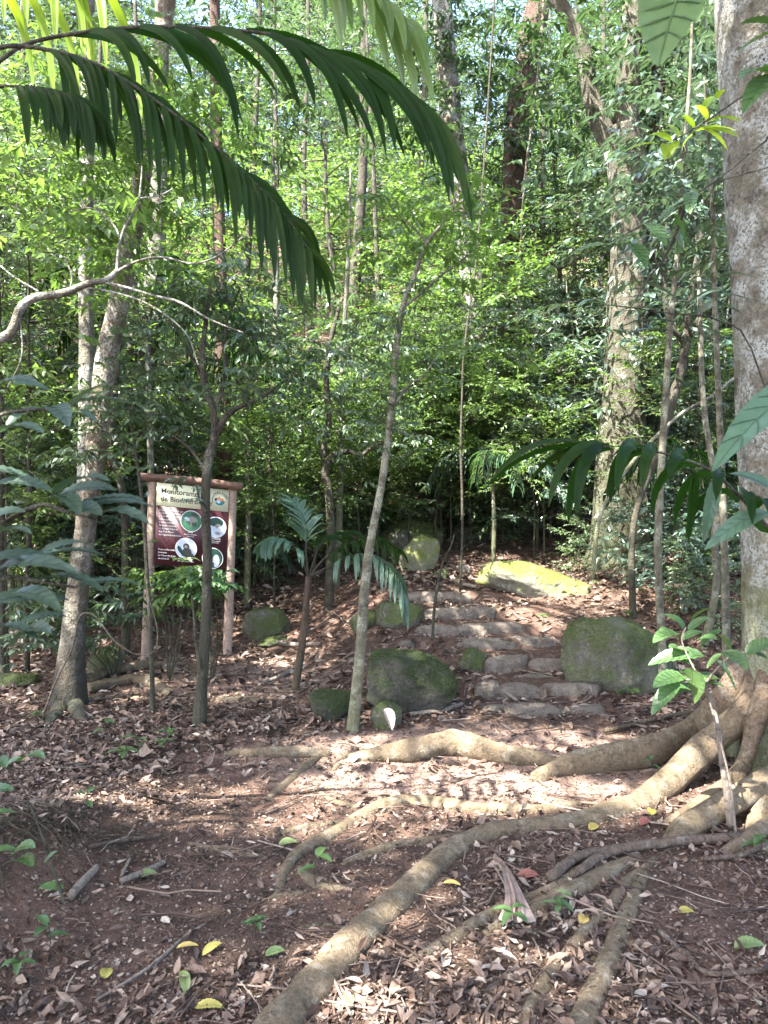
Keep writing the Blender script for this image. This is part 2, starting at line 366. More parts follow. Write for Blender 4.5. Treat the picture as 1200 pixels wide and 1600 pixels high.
def litter_mat(name="dead_leaf", k=1.0):
    m, t, b, o = mat(name)
    g = node(t, "ShaderNodeNewGeometry")
    c = ramp(t, g.outputs['Random Per Island'], [(0, (.032*k, .020*k, .014*k)), (.28, (.085*k, .051*k, .036*k)), (.52, (.17*k, .11*k, .078*k)), (.74, (.22*k, .152*k, .108*k)), (.93, (.31*k, .235*k, .18*k)), (1, (.46*k, .38*k, .30*k))])
    n = noise(t, 60, 3, .6); c = fmix(t, c, (.5, .5, .5), 0.0)
    c = fmix(t, c, ramp(t, n, [(.3, (.55, .55, .55)), (.7, (1, 1, 1))]), 1.0, 'MULTIPLY')
    t.links.new(c, b.inputs['Base Color']); b.inputs['Roughness'].default_value = .65; b.inputs['Specular IOR Level'].default_value = .35
    return m
def plain(name, c, rough=.6, spec=.4):
    m, t, b, o = mat(name); b.inputs['Base Color'].default_value = (*c, 1); b.inputs['Roughness'].default_value = rough; b.inputs['Specular IOR Level'].default_value = spec
    n = noise(t, 30, 3, .6); t.links.new(fmix(t, tuple(x*.86 for x in c), tuple(min(1, x*1.08) for x in c), n), b.inputs['Base Color'])
    return m
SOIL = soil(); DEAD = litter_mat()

# ------------------------------------------------------------------ ground
def axis(fine0, fine1, step, lo, hi, gr=1.09):
    a = list(np.arange(fine0, fine1, step)); s = step; x = fine1
    while x < hi: a.append(x); s *= gr; x += s
    a.append(hi); s = step; x = fine0-s; b = []
    while x > lo: b.append(x); s *= gr; x -= s
    b.append(lo); return np.array(b[::-1]+a)
xs = axis(-3.4, 3.6, .03, -110, 110); ys = axis(1.8, 8.6, .026, -30, 170, 1.05)
X, Y = np.meshgrid(xs, ys); Z = G(X, Y)
nx, ny = len(xs), len(ys); i = np.arange(ny-1)[:, None]*nx; j = np.arange(nx-1)[None]
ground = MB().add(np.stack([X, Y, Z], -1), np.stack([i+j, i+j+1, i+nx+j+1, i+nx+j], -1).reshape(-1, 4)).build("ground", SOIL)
tag(ground, "brown forest soil path and slope under leaf litter", "ground", kind="structure")
SUNXY = SUN[:2]/SUN[2]

# sunlit places on the ground: (x, y, rx, ry, strength)
LIT = []
def litpx(px, py, rx, ry, s=1.0, h=0.0):
    p = hit(px, py); p = p - np.array([SUNXY[0]*h, SUNXY[1]*h, 0]); LIT.append((p[0], p[1], rx, ry, s, p[2]))
litpx(800, 1240, .85, .36); litpx(640, 1230, .7, .40); litpx(980, 1250, .55, .30); litpx(560, 1180, .45, .20, .8); litpx(760, 1175, .8, .2)
litpx(1130, 1250, .34, .42); litpx(1060, 1290, .3, .15, .8)
litpx(560, 1290, .5, .2, .95); litpx(250, 1262, .5, .16, .9); litpx(620, 1160, .5, .14, .9); litpx(900, 1170, .5, .16, .9); litpx(480, 1285, .45, .24, .95); litpx(330, 1275, .42, .16, .9); litpx(200, 1230, .5, .18, .75); litpx(400, 1230, .5, .2, .85); litpx(930, 1150, .45, .14, .7)
litpx(330, 1070, .55, .22, .85); litpx(420, 1035, .7, .2, .75); litpx(240, 1050, .6, .15, .75); litpx(380, 1090, .5, .12, .6)
litpx(845, 925, .32, .14, 1, .15); litpx(760, 1065, .4, .12, .45); litpx(700, 985, .5, .15, .35); litpx(960, 960, .5, .2, .35); litpx(930, 1010, .3, .12, .5, .2)
litpx(640, 880, .3, .12, .8, .2); litpx(430, 830, .6, .5, .8); litpx(1190, 1100, .3, .16, .9, .6); litpx(1190, 1000, .3, .2, .8, .9)
for h in np.arange(.3, 5.2, .35):
    p = P(115+h*14, 1110, 5.45); LIT.append((p[0]-SUNXY[0]*h, p[1]-SUNXY[1]*h, .22, .13, .85 if (h*3) % 2 > .6 else .4, 0))
def litmask(x, y, z=0):
    s = np.zeros(np.shape(x))
    for (a, b, rx, ry, st, gz) in LIT:
        d = ((x-(a-SUNXY[0]*gz))/rx)**2 + ((y-(b-SUNXY[1]*gz))/ry)**2
        s = np.maximum(s, st*(1-smooth(.75, 1.3, d)))
    return s

# ------------------------------------------------------------------ leaf litter (beyond counting)
def scatter(n, y0, y1, seed, xw=.62, pw=1.5):
    r = np.random.default_rng(seed)
    y = y0 + (y1-y0)*r.random(n)**pw; x = (r.random(n)*2-1)*(xw*y+.7); return x, y, r
def litter(n, y0, y1, seed, l0, l1, thin=True):
    x, y, r = scatter(n, y0, y1, seed)
    dens = .50 + .75*fbm(x*.9, y*.9, 0, 21, 3)
    dens = dens - .85*np.exp(-(((x+.45)/.75)**2+((y-2.9)/.75)**2)) - .85*np.exp(-(((x-.5)/1.5)**2+((y-4.5)/.62)**2)) - .45*np.exp(-(((x+1.35)/.9)**2+((y-6.3)/.7)**2))
    dens = dens + .45*smooth(.7, 1.6, -x)*smooth(3.2, 4, y) + .25*smooth(1.5, 2.5, x)
    k = r.random(n) < np.clip(dens, .06, 1); x, y = x[k], y[k]; n = len(x)
    L = l0 + (l1-l0)*r.random(n)**2.8; W = L*(.28+.3*r.random(n))
    z = G(x, y) + .003 + .016*r.random(n)
    a = r.random(n)*6.283; tl = r.normal(0, .20, n); D = np.stack([np.cos(a), np.sin(a), np.tan(np.clip(tl, -.8, .8))], -1)
    N = norm(np.stack([r.normal(0, .27, n), r.normal(0, .27, n), np.ones(n)], -1))
    return np.stack([x, y, z], -1), D, N, L, W, r.normal(0, .20, n), r
mb = MB()
for a in ((500, 1.9, 6, 39, .08, .15), (95000, 1.9, 5.5, 31, .012, .066), (56000, 4.2, 9.5, 32, .03, .11), (26000, 8, 20, 33, .06, .17)):
    p, D, N, L, W, c, r = litter(*a); leaves2(mb, p, D, N, L, W, c, .12)
tag(mb.build("leaf_litter", DEAD, smooth_=False), "brown dry leaf litter covering the forest floor", "leaf litter", kind="stuff")
mb = MB(); x, y, r = scatter(110000, 1.9, 6.0, 41, pw=1.25); n = len(x)
z = G(x, y)+.003; a = r.random(n)*6.28; L = .006+.016*r.random(n)**2
leaves(mb, np.stack([x, y, z], -1), np.stack([np.cos(a), np.sin(a), r.normal(0, .3, n)], -1), norm(np.stack([r.normal(0, .6, n), r.normal(0, .6, n), np.ones(n)], -1)), L, L*(.3+.6*r.random(n)), 0, .1)
tag(mb.build("forest_debris", litter_mat("crumb", .85), smooth_=False), "tiny crumbs of bark and leaf scattered over the soil", "debris", kind="stuff")
mb = MB(); x, y, r = scatter(4200, 1.9, 11, 43, pw=1.2); n = len(x)
for q in range(n):
    dn = .5+.5*fbm(x[q]*.8, y[q]*.8, 0, 61, 2)
    if r.random() > dn: continue
    L = .06+.34*r.random()**2.2; a = r.random()*6.28; k = 4; t = np.linspace(-.5, .5, k)
    px_ = x[q]+np.cos(a)*L*t+.06*L*r.normal(size=k); py_ = y[q]+np.sin(a)*L*t+.06*L*r.normal(size=k)
    rr = (.0012+.0032*r.random()**2)*(1+y[q]*.08)
    tube(mb, np.stack([px_, py_, G(px_, py_)+.012+.012*r.random()], -1), rr, 4, cap=False)
tag(mb.build("twig_litter", litter_mat("twig", .9)), "thin dry twigs strewn through the leaf litter", "twigs", kind="stuff")

# ------------------------------------------------------------------ boulders and steps
ROCKTOP = []
LM['moss'] = leaf_mat("moss_tuft", [(0, (.030, .040, .014)), (.6, (.060, .080, .026)), (1, (.10, .12, .045))], trf=.15, rough=.8, spec=.2, vary=.3)
LM['mosslit'] = leaf_mat("moss_tuft_sunlit", [(0, (.06, .08, .022)), (1, (.15, .18, .045))], trf=.15, rough=.8, spec=.2, vary=.1)  # lighter moss copy for sunlit stones, sunlight put into its colour
def rock(name, loc, size, rz, seed, mt, amp=.18, box=.75, sub=4, tilt=(0, 0), frq=1.2, cut=.85):
    bm = bmesh.new(); bmesh.ops.create_icosphere(bm, subdivisions=sub, radius=1)
    v = np.array([q.co[:] for q in bm.verts]); f = np.array([[q.index for q in fc.verts] for fc in bm.faces]); bm.free()
    v = np.sign(v)*np.abs(v)**box; v = v/ (np.abs(v).max())
    r = np.random.default_rng(seed)
    for _ in range(12):      # planes shear off facets
        n_ = norm(r.normal(size=3)); d = .62+.28*r.random(); k = v@n_; v = v - np.outer(np.maximum(k-d, 0)*cut, n_)
    v = v*(1+amp*fbm(v[:, 0]*frq+seed, v[:, 1]*frq, v[:, 2]*frq, seed, 5))[:, None]
    v = v*(1+.06*fbm(v[:, 0]*4+seed, v[:, 1]*4, v[:, 2]*4, seed+5, 5))[:, None]
    rg = np.maximum(0, 1-np.abs(fbm(v[:, 0]*1.6+seed*3, v[:, 1]*1.6, v[:, 2]*1.6, seed+9, 3))*14); v = v*(1-.035*rg)[:, None]
    v = v*(1+.02*fbm(v[:, 0]*14+seed, v[:, 1]*14, v[:, 2]*14, seed+15, 3))[:, None]
    v = v*np.asarray(size)/2
    M = np.array((Matrix.Rotation(rz, 3, 'Z') @ Matrix.Rotation(tilt[0], 3, 'X') @ Matrix.Rotation(tilt[1], 3, 'Y')))
    vw = v@M.T; o = MB().add(vw, f).build(name, mt); o.location = tuple(loc)
    vn = np.cross(vw[f[:, 1]]-vw[f[:, 0]], vw[f[:, 2]]-vw[f[:, 0]]); ar = np.linalg.norm(vn, axis=1)/2; vn = norm(vn); fc = (vw[f[:, 0]]+vw[f[:, 1]]+vw[f[:, 2]])/3
    up_ = vn[:, 2] > .62; wt = ar*up_; A_ = wt.sum()
    if A_ > 0:
        k = r.choice(len(f), max(2, int(A_*(75 if name == 'step_stone' else 26))), p=wt/A_)
        ROCKTOP.append((fc[k]+np.asarray(loc), vn[k]))
    if name == 'boulder' and A_ > 0 and mt is not RM['step']:
        wt = ar*np.clip(vn[:, 2]+.15, 0, 1)*(fbm(fc[:, 0]*7+seed, fc[:, 1]*7, fc[:, 2]*7, seed+2, 3) > -.12); n_ = int(min(9000, wt.sum()*16000)); k = r.choice(len(f), n_, p=wt/wt.sum())
        jt = r.normal(0, .006, (n_, 3)); q_ = fc[k]+jt-vn[k]*np.sum(jt*vn[k], 1, keepdims=True); D_ = vn[k]*.5+r.normal(0, .6, (n_, 3))
        mm = MB(); leaves(mm, q_, D_, norm(r.normal(0, 1, (n_, 3))), r.uniform(.006, .013, n_), r.uniform(.003, .006, n_), .1, .1)
        mo = mm.build("moss", LM['mosslit'] if mt is RM['lit'] else LM['moss'], o, smooth_=False); mo['kind'] = 'stuff'
    return o
def boulder(px, py, wpx, hpx, label, seed, mt='green', rz=0, dpt=.8, box=.8, tilt=(0, 0), amp=.18, sink=.22, name="boulder"):
    """px,py = middle of its foot in the photo"""
    p = hit(px, py); d = p[1]; W = wpx*d/F; H = hpx*.86*d/F/(1-sink); D = W*dpt
    o = rock(name, (p[0], d+D*.32, p[2]+H*(.5-sink)-.01), (W*1.06, D, H*1.06), rz, seed, RM[mt], amp, box, 6 if W > .5 else 5, tilt)
    return tag(o, label, name.replace('_', ' '))
boulder(975, 1078, 172, 128, "large rounded green boulder with a crack, right of the stone steps", 3, 'green', 0, .7, .7, (0, .06))
boulder(632, 1120, 160, 104, "dark mossy block boulder left of the lowest steps, behind the spotted sapling", 5, 'dark', .1, .7, .6, (0, .1))
boulder(516, 1128, 68, 56, "grey round boulder left of the spotted sapling's foot", 8, 'dark', .3, .9, .75)
boulder(604, 1142, 52, 48, "small grey boulder with white dry leaf against it", 12, 'green', .2, .8, .8)
boulder(412, 1000, 76, 56, "green pointed boulder right of the information board", 15, 'green', .2, .8, 1.0, (0, -.25), .22)
boulder(630, 976, 76, 44, "smooth green boulder left of the upper steps", 18, 'green', .1, .8, .8)
boulder(652, 893, 58, 70, "pale upright slab boulder leaning left above the steps", 21, 'lit', .3, .6, .7, (0, .45), .2)
boulder(640, 862, 110, 66, "big shaded mossy boulder behind the pale slab", 24, 'green', 0, .8, .7)
boulder(735, 848, 80, 52, "dark boulder at the foot of the red trunk", 27, 'dark', 0, .8, .7)
boulder(838, 932, 178, 54, "long low yellow-green mossy boulder at the top of the steps", 30, 'lit', -.12, .5, .55, (0, .06), .2)
boulder(740, 1048, 50, 38, "small mossy boulder at the left end of the fourth step", 33, 'green', .2, .8, .8)
boulder(568, 985, 52, 34, "half-buried green boulder behind the spotted sapling", 36, 'green', 0, .8, .8)
boulder(155, 1062, 60, 62, "green boulder behind the left buttressed trunk", 39, 'green', .2, .8, .9, (0, .3))
boulder(20, 1075, 60, 28, "low grey boulder left of the roots, at the photo's left edge", 42, 'green', .2, .8, .8)
boulder(1010, 1075, 60, 40, "dark broken block under the large rounded boulder", 45, 'dark', .3, .6, .6)
boulder(722, 896, 26, 20, "small round stone left of the long mossy boulder", 48, 'step')
boulder(690, 905, 30, 18, "small flat stone below the pale upright slab", 49, 'green')
for q, (px, py, wp, hp, lab) in enumerate([(410, 830, 50, 34, "grey boulder far up the slope behind the board"), (545, 812, 46, 26, "grey boulder far up the slope left of the mossy ones"),
        (450, 895, 24, 14, "small stone on the slope above the pointed boulder"), (1000, 850, 60, 40, "shaded boulder behind the thin right-hand stems"), (30, 1010, 70, 40, "shaded boulder behind the left shrub leaves"), (430, 1008, 60, 16, "flat pale stone in front of the pointed boulder"), (640, 1012, 40, 12, "flat stone level with the soil above the dark block boulder")]):
    boulder(px, py, wp, hp, lab, 60+q, 'green' if q % 2 else 'step', .2*q, .8, .75)
SS = [  # px centre, py top, width px, riser px, y front, label
 (812, 1064, 74, 28, 5.66, "dark sill stone, middle of the second step from below"), (893, 1066, 72, 26, 5.70, "sill stone at the right end of the second step from below"), (765, 1070, 36, 18, 5.66, "short mossy stone at the left end of the second step from below"),
 (790, 1022, 60, 22, 6.08, "greenish sill stone in the middle of the fourth row of steps"), (857, 1022, 58, 22, 6.12, "sill stone at the right of the fourth row of steps"), (835, 1045, 66, 10, 5.93, "thin brown edging stone below the fourth row"),
 (690, 978, 60, 20, 6.74, "rounded stone at the left of the fifth row"), (738, 979, 50, 16, 6.76, "flat stone in the middle of the fifth row"), (790, 980, 52, 14, 6.80, "flat stone at the right of the fifth row"),
 (706, 950, 68, 18, 7.12, "long sill stone in the sixth row from below"), (754, 951, 42, 18, 7.14, "mossy sill stone at the right of the sixth row"),
 (660, 923, 70, 14, 7.6, "topmost sill stone at the left"), (715, 924, 40, 12, 7.62, "topmost sill stone at the right"), (640, 935, 40, 10, 7.4, "small flat stone under the topmost sill at the left"),
 (756, 1000, 90, 10, 6.46, "long flat stone in front of the fifth row"), (840, 1002, 60, 8, 6.48, "thin flat stone right of the long flat one"),
 (780, 1102, 50, 18, 5.30, "flat stone at the left of the lowest step"), (838, 1106, 80, 16, 5.25, "broad flat stone in the middle of the lowest step"), (918, 1100, 52, 18, 5.32, "flat grey stone at the right of the lowest step")]
for q, (px, py, wp, rp, yf, lab) in enumerate(SS):
    p = P(px, py, yf); W = wp*yf/F; H = rp*yf/F
    top = float(G(p[0], yf+.11, False)) if yf > 5.5 else float(G(p[0], yf+.05))+.025
    hh = max(H, .06)*2.3
    o = rock("step_stone", (p[0], yf+.095, top+.014-hh*.5), (W*1.34, .24, hh), rnd.uniform(-.07, .07), 100+q, RM['step'], .10, .32, 5, cut=.4)
    tag(o, lab, "step stone", "flat stones of the trail steps")

rp_ = np.concatenate([a[0] for a in ROCKTOP]); rn_ = np.concatenate([a[1] for a in ROCKTOP]); n = len(rp_); r = np.random.default_rng(8); a = r.random(n)*6.28
mb = MB(); L = r.uniform(.02, .075, n); leaves2(mb, rp_+rn_*.006, np.stack([np.cos(a), np.sin(a), r.normal(0, .15, n)], -1), rn_+r.normal(0, .15, (n, 3)), L, L*r.uniform(.3, .55, n), r.normal(0, .15, n), .1)
tag(mb.build("leaves_on_rocks", DEAD, smooth_=False), "dry brown leaves fallen on top of the boulders and step stones", "leaf litter", kind="stuff")
# ------------------------------------------------------------------ skeleton and foliage generators
def sapling(seed, H, c0, cr, nb, nt_, nl, L, W, wood, r0, up=.35, droop=.1, jitter=.5, flat=.35, spread=1., lean=.12):
    """returns (trunk MB, crown MB) for a plant H high, foliage above c0*H, crown radius cr"""
    r = np.random.default_rng(seed); tw = MB(); cw = MB()
    k = 9; zz = np.linspace(0, H*.97, k); wx = np.cumsum(r.normal(0, lean*H/k, k))*np.linspace(0, 1, k); wy = np.cumsum(r.normal(0, lean*H/k, k))*np.linspace(0, 1, k)
    tp = spline(np.stack([wx, wy, zz], -1), 26); tr = r0*(1-np.linspace(0, 1, 26)*.85)
    tp[0, 2] = -.12
    tube(tw, tp, tr, 8, bump=.12, seed=seed)
    LP = []; LD = []; LN = []
    az = r.random()*6.28
    for b in range(nb):
        f = c0 + (1-c0)*((b+.5)/nb)**.9; i = min(int(f*25), 25); p0 = tp[i]; az += 2.4+r.normal(0, .4)
        prof = math.sin(math.pi*min(1, (.12+.88*((f-c0)/(1-c0+1e-6)))**.8))**.5 if c0 < .9 else 1
        bl = cr*(.45+.65*prof)*(.7+.5*r.random())
        el = up*(1-.2*(1-f))+r.normal(0, .2)
        d0 = np.array([math.cos(az)*math.cos(el), math.sin(az)*math.cos(el), math.sin(el)])
        m = 8; t = np.linspace(0, 1, m)[:, None]
        bp = p0+d0*bl*t; bp[:, 2] -= (droop*bl*t[:, 0]**2); bp += np.cumsum(r.normal(0, .035*bl, (m, 3)), 0)*t
        tube(tw, bp, tr[i]*.42*(1-.75*t[:, 0])+.0015, 4, cap=False)
        for q in range(nt_):
            u = .15+.85*(q+.5*r.random())/nt_; ii = min(u*(m-1), m-1.01); i0 = int(ii); bp0 = bp[i0]*(1-ii+i0)+bp[i0+1]*(ii-i0)
            sd_ = 1 if q % 2 else -1
            side = norm(np.cross(d0, [0, 0, 1.]))*sd_
            td = norm(d0*(.55+.4*r.random())+side*(.8*spread)*(1-.5*u)+np.array([0, 0, r.normal(0, flat)]))
            tl = bl*(.20+.28*r.random())*(1.15-.5*u)+L*1.2
            te = bp0+td*tl; te[2] -= droop*tl*.6
            if r.random() < .7: tube(tw, np.array([bp0, (bp0+te)/2+[0, 0, .03*tl], te]), np.array([.0035, .0025, .0012])*(H/4)**.3, 3, cap=False)
            s = (np.arange(nl)+r.random(nl)*.6)/nl; pos = bp0+(te-bp0)*s[:, None]; pos[:, 2] += .03*tl*4*s*(1-s)
            ts = norm(np.cross(td, [0, 0, 1.])); al = np.where(np.arange(nl) % 2, 1, -1)[:, None]
            ld = td*(.6+.5*r.random((nl, 1)))+ts*al*(.9-.5*s[:, None])+r.normal(0, jitter*.5, (nl, 3)); ld[:, 2] -= droop+.08
            LP.append(pos); LD.append(ld); LN.append(np.array([0, 0, 1.])+r.normal(0, jitter, (nl, 3)))
    LP = np.concatenate(LP); n = len(LP)
    leaves(cw, LP, np.concatenate(LD), np.concatenate(LN), L*(.6+.7*r.random(n)), W*(.7+.6*r.random(n)), r.uniform(0, .35, n), .14)
    return tw, cw

def make_plant(name, cat, label, group, seed, H, leafm, wood, **k):
    root = empty(name, (0, 0, 0), label, cat, group)
    tw, cw = sapling(seed, H, wood=None, **k)
    tw.build("trunk", BM[wood], root); cw.build("crown", LM[leafm], root, smooth_=False)
    return root
SAP = dict(
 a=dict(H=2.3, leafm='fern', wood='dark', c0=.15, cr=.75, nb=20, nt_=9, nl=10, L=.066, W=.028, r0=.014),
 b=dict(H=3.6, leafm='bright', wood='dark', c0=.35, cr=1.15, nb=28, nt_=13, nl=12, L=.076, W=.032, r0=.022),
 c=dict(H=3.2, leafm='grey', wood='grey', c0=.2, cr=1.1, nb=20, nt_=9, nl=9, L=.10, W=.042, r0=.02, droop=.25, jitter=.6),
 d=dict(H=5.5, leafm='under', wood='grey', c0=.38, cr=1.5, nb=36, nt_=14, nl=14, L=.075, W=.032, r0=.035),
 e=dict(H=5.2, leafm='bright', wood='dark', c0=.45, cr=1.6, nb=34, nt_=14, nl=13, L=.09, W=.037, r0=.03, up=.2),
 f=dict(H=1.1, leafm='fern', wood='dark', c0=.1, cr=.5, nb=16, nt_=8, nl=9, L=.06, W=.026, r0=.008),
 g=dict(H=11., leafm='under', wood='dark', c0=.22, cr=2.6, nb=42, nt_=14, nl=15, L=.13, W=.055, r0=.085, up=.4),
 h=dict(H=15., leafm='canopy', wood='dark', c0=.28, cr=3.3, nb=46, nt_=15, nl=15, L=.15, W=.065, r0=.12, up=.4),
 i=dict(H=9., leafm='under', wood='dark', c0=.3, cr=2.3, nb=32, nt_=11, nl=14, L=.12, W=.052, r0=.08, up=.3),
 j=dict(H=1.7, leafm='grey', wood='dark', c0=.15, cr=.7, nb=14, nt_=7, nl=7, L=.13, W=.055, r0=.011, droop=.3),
)
PLAB = dict(
 a=("sapling", "sapling", "knee-to-head-high small-leaved sapling in the understory behind the trail"),
 b=("sapling", "sapling", "slender sapling with sunlit yellow-green leaves in the understory"),
 c=("shrub", "shrub", "glossy grey-green shrub with drooping leaves beyond the steps"),
 d=("understory_tree", "tree", "slim understory tree with fine dark green leaves on the slope"),
 e=("understory_tree", "tree", "slim understory tree with flat bright green sprays on the slope"),
 f=("low_shrub", "shrub", "low leafy green bush on the litter slope"),
 g=("forest_tree", "tree", "slender canopy tree with light green crown far up the hillside"),
 h=("forest_tree", "tree", "tall canopy tree with wide crown at the back of the forest"),
 i=("forest_tree", "tree", "bushy dark green tree filling the middle of the forest"),
 j=("broadleaf_shrub", "shrub", "small drooping broad-leaved shrub on the forest floor"))
GRP = {k: v[2].replace("sapling", "saplings").replace("shrub ", "shrubs ").replace("tree ", "trees ") for k, v in PLAB.items()}
PROTO = {}; USED = set()
for q, (k, d) in enumerate(SAP.items()):
    PROTO[k] = [make_plant(PLAB[k][0], PLAB[k][1], PLAB[k][2], GRP[k], 200+q*10+s, **d) for s in range(2)]
def place(k, x, y, sc=1, rz=None, label=None, group=None, dz=0, v=None):
    v = rnd.randrange(2) if v is None else v; o = PROTO[k][v]; rz = rnd.random()*6.28 if rz is None else rz
    loc = (x, y, float(G(x, y))-.02+dz)
    if (k, v) not in USED:
        USED.add((k, v)); o.location = loc; o.rotation_euler = (0, 0, rz); o.scale = (sc,)*3
        if label: o["label"] = label
        if group: o["group"] = group
        return o
    return copy_tree(o, loc, rz, sc, label or PLAB[k][2], group or GRP[k])

# ------------------------------------------------------------------ named trees of the photo
def px_path(pts, d):
    """pts: (px,py,width px[,depth]); returns points and radii"""
    out = []; rr = []
    for q in pts:
        dd = q[3] if len(q) > 3 else d
        out.append(P(q[0], q[1], dd)); rr.append(q[2]/2*dd/F)
    return np.array(out), np.array(rr)
def stem(root, loc, pts, d, mt, name="trunk", sides=16, n=60, bmp=.1, flare=None, ground_=False, seed=0, bf=6., top=None, cap=True):
    p, r = px_path(pts, d)
    if ground_:
        g = p[0].copy(); g[2] = float(G(g[0], g[1]))-.12; p = np.vstack([g, p]); r = np.concatenate([[r[0]*1.05], r])
    if top: 
        for t in top: p = np.vstack([p, t[:3]]); r = np.append(r, t[3])
    u = np.linspace(0, len(p)-1, n); rs = np.interp(u, np.arange(len(p)), r); ps = spline(p, n)
    mb = MB(); tube(mb, ps, rs, sides, bump=bmp, bfreq=bf, seed=seed, flare=flare, cap=cap)
    return mb.build(name, BM[mt], root, loc=loc), ps, rs
def hero(name, label, cat, pts, d, mt, **k):
    b = P(pts[0][0], pts[0][1], pts[0][3] if len(pts[0]) > 3 else d); b[2] = float(G(b[0], b[1]))
    root = empty(name, b, label, cat)
    o, ps, rs = stem(root, b, pts, d, mt, ground_=True, **k)
    return root, b, ps, rs
def twigs(root, loc, starts, mt, name="branch"):
    for pts, d in starts:
        stem(root, loc, pts, d, mt, name=name, sides=6, n=24, bmp=.06, cap=False)
TREES = {}
# big trunk at the right edge with roots across the path
T1 = hero("buttressed_tree", "huge pale lichen-spotted trunk at the photo's right edge with roots crossing the path", "tree",
   [(1262, 1190, 190), (1262, 1130, 195), (1262, 1060, 184), (1262, 960, 182), (1255, 800, 176), (1247, 600, 176), (1235, 300, 184), (1219, 0, 188), (1205, -300, 180)], 4.3, 'pale',
   sides=64, n=130, bmp=.05, flare=(.42, .38, 3), top=[(2.1, 4.4, 8.5, .26)], seed=2)
TREES['T1'] = T1
def root_(tree, pts, name="root", n=70, sides=14, vert=.88, raise_=.0, mt='root', seed=0, bmp=.10):
    """pts: (px,py,width px[,height in m above ground])"""
    pp = []; rr = []
    for q in pts:
        if len(q) > 3 and q[3] is not None and isinstance(q[3], tuple): pp.append(np.array(q[3][:3])); rr.append(q[3][3]); continue
        g = hit(q[0], q[1]); r = q[2]/2*g[1]/F
        z = g[2]+r*(raise_-.15)*vert if len(q) < 4 else g[2]+q[3]
        pp.append(np.array([g[0], g[1], z])); rr.append(r)
    pp = np.array(pp); rr = np.array(rr); u = np.linspace(0, len(pp)-1, n)
    ps = spline(pp, n); rs = np.interp(u, np.arange(len(pp)), rr)*.86*(1+.18*fbm(u*1.9, seed, 0, seed, 4))
    ps[:, :2] += .018*fbm(ps[:, 0:1]*3+[[0, 7]], ps[:, 1:2]*3, 0, seed, 2)
    mb = MB(); tube(mb, ps, rs, sides+6, bump=bmp*1.5, bfreq=16., seed=seed, vert=vert)
    if tree is None:
        return mb.build(name, BM[mt], None, loc=pp[0])
    return mb.build(name, BM[mt], tree[0], loc=tree[1])
bx, by = T1[1][0], T1[1][1]
tr = T1
root_(tr, [(0, 0, 0, (bx-.08, by-.02, .78, .19)), (0, 0, 0, (bx-.34, by-.04, .38, .115)), (0, 0, 0, (bx-.60, by-.12, .17, .088)), (1010, 1252, 58), (945, 1275, 50), (880, 1292, 50), (800, 1297, 46), (735, 1315, 52), (690, 1345, 54), (640, 1392, 60), (590, 1440, 64), (535, 1490, 68), (490, 1540, 78), (450, 1592, 88), (400, 1670, 100)], n=180, sides=24, raise_=.08, seed=1)
root_(tr, [(0, 0, 0, (bx-.10, by+.05, .70, .17)), (0, 0, 0, (bx-.40, by+.14, .34, .085)), (1085, 1170, 44, .10), (1020, 1196, 42, .08), (950, 1206, 36, .065), (880, 1212, 28, .04), (830, 1222, 20, .0)], n=70, sides=16, vert=1.55, seed=2)
root_(tr, [(0, 0, 0, (bx-.10, by-.12, .85, .15)), (0, 0, 0, (bx-.22, by-.34, .52, .09)), (0, 0, 0, (bx-.33, by-.52, .22, .075)), (1085, 1300, 48, .03), (1050, 1318, 44, -.02), (1010, 1330, 20, -.04)], n=60, sides=16, seed=3)
root_(tr, [(0, 0, 0, (bx+.0, by-.18, .90, .14)), (0, 0, 0, (bx-.04, by-.45, .50, .085)), (1190, 1290, 44, .06), (1190, 1330, 40, -.03)], n=50, sides=16, seed=4)
root_(tr, [(0, 0, 0, (bx-.16, by-.20, .75, .09)), (0, 0, 0, (bx-.22, by-.42, .40, .055)), (0, 0, 0, (bx-.28, by-.62, .14, .05)), (1130, 1335, 26, -.02)], n=50, vert=1.2, seed=41)
root_(tr, [(0, 0, 0, (bx-.24, by-.08, .62, .08)), (0, 0, 0, (bx-.40, by-.22, .30, .055)), (0, 0, 0, (bx-.56, by-.36, .07, .05)), (1040, 1290, 22, -.02)], n=50, vert=1.2, seed=42)
root_(tr, [(0, 0, 0, (bx+.3, by-.1, .7, .2)), (0, 0, 0, (bx+.5, by-.4, .3, .15)), (0, 0, 0, (bx+.8, by-.8, .05, .1)), (0, 0, 0, (bx+1.0, by-1.1, -.1, .06))], n=40, seed=5)
root_(tr, [(545, 1186, 16, .0), (600, 1187, 30, .035), (660, 1184, 40, .05), (705, 1178, 42, .06), (750, 1184, 40, .05), (800, 1192, 34, .04), (850, 1196, 24, .02), (905, 1200, 14, -.01)], n=60, vert=1.15, seed=6, mt='root')
root_(tr, [(350, 1180, 12, -.01), (400, 1182, 20, .015), (460, 1183, 24, .025), (515, 1182, 14, .0)], n=40, vert=1.1, seed=7)
root_(tr, [(412, 1258, 12), (440, 1235, 18), (470, 1205, 18), (497, 1180, 20)], n=30, seed=8)
root_(tr, [(520, 1205, 10), (545, 1180, 12), (560, 1172, 12)], n=20, seed=9)
root_(tr, [(905, 1258, 20, .0), (840, 1268, 28), (760, 1264, 30), (690, 1257, 32), (630, 1254, 32), (585, 1268, 30), (545, 1292, 30), (500, 1315, 28), (468, 1335, 26), (447, 1362, 22), (437, 1395, 16), (425, 1408, 8)], n=100, seed=10)
root_(tr, [(475, 1396, 12), (440, 1402, 12), (410, 1412, 8)], n=20, seed=11)
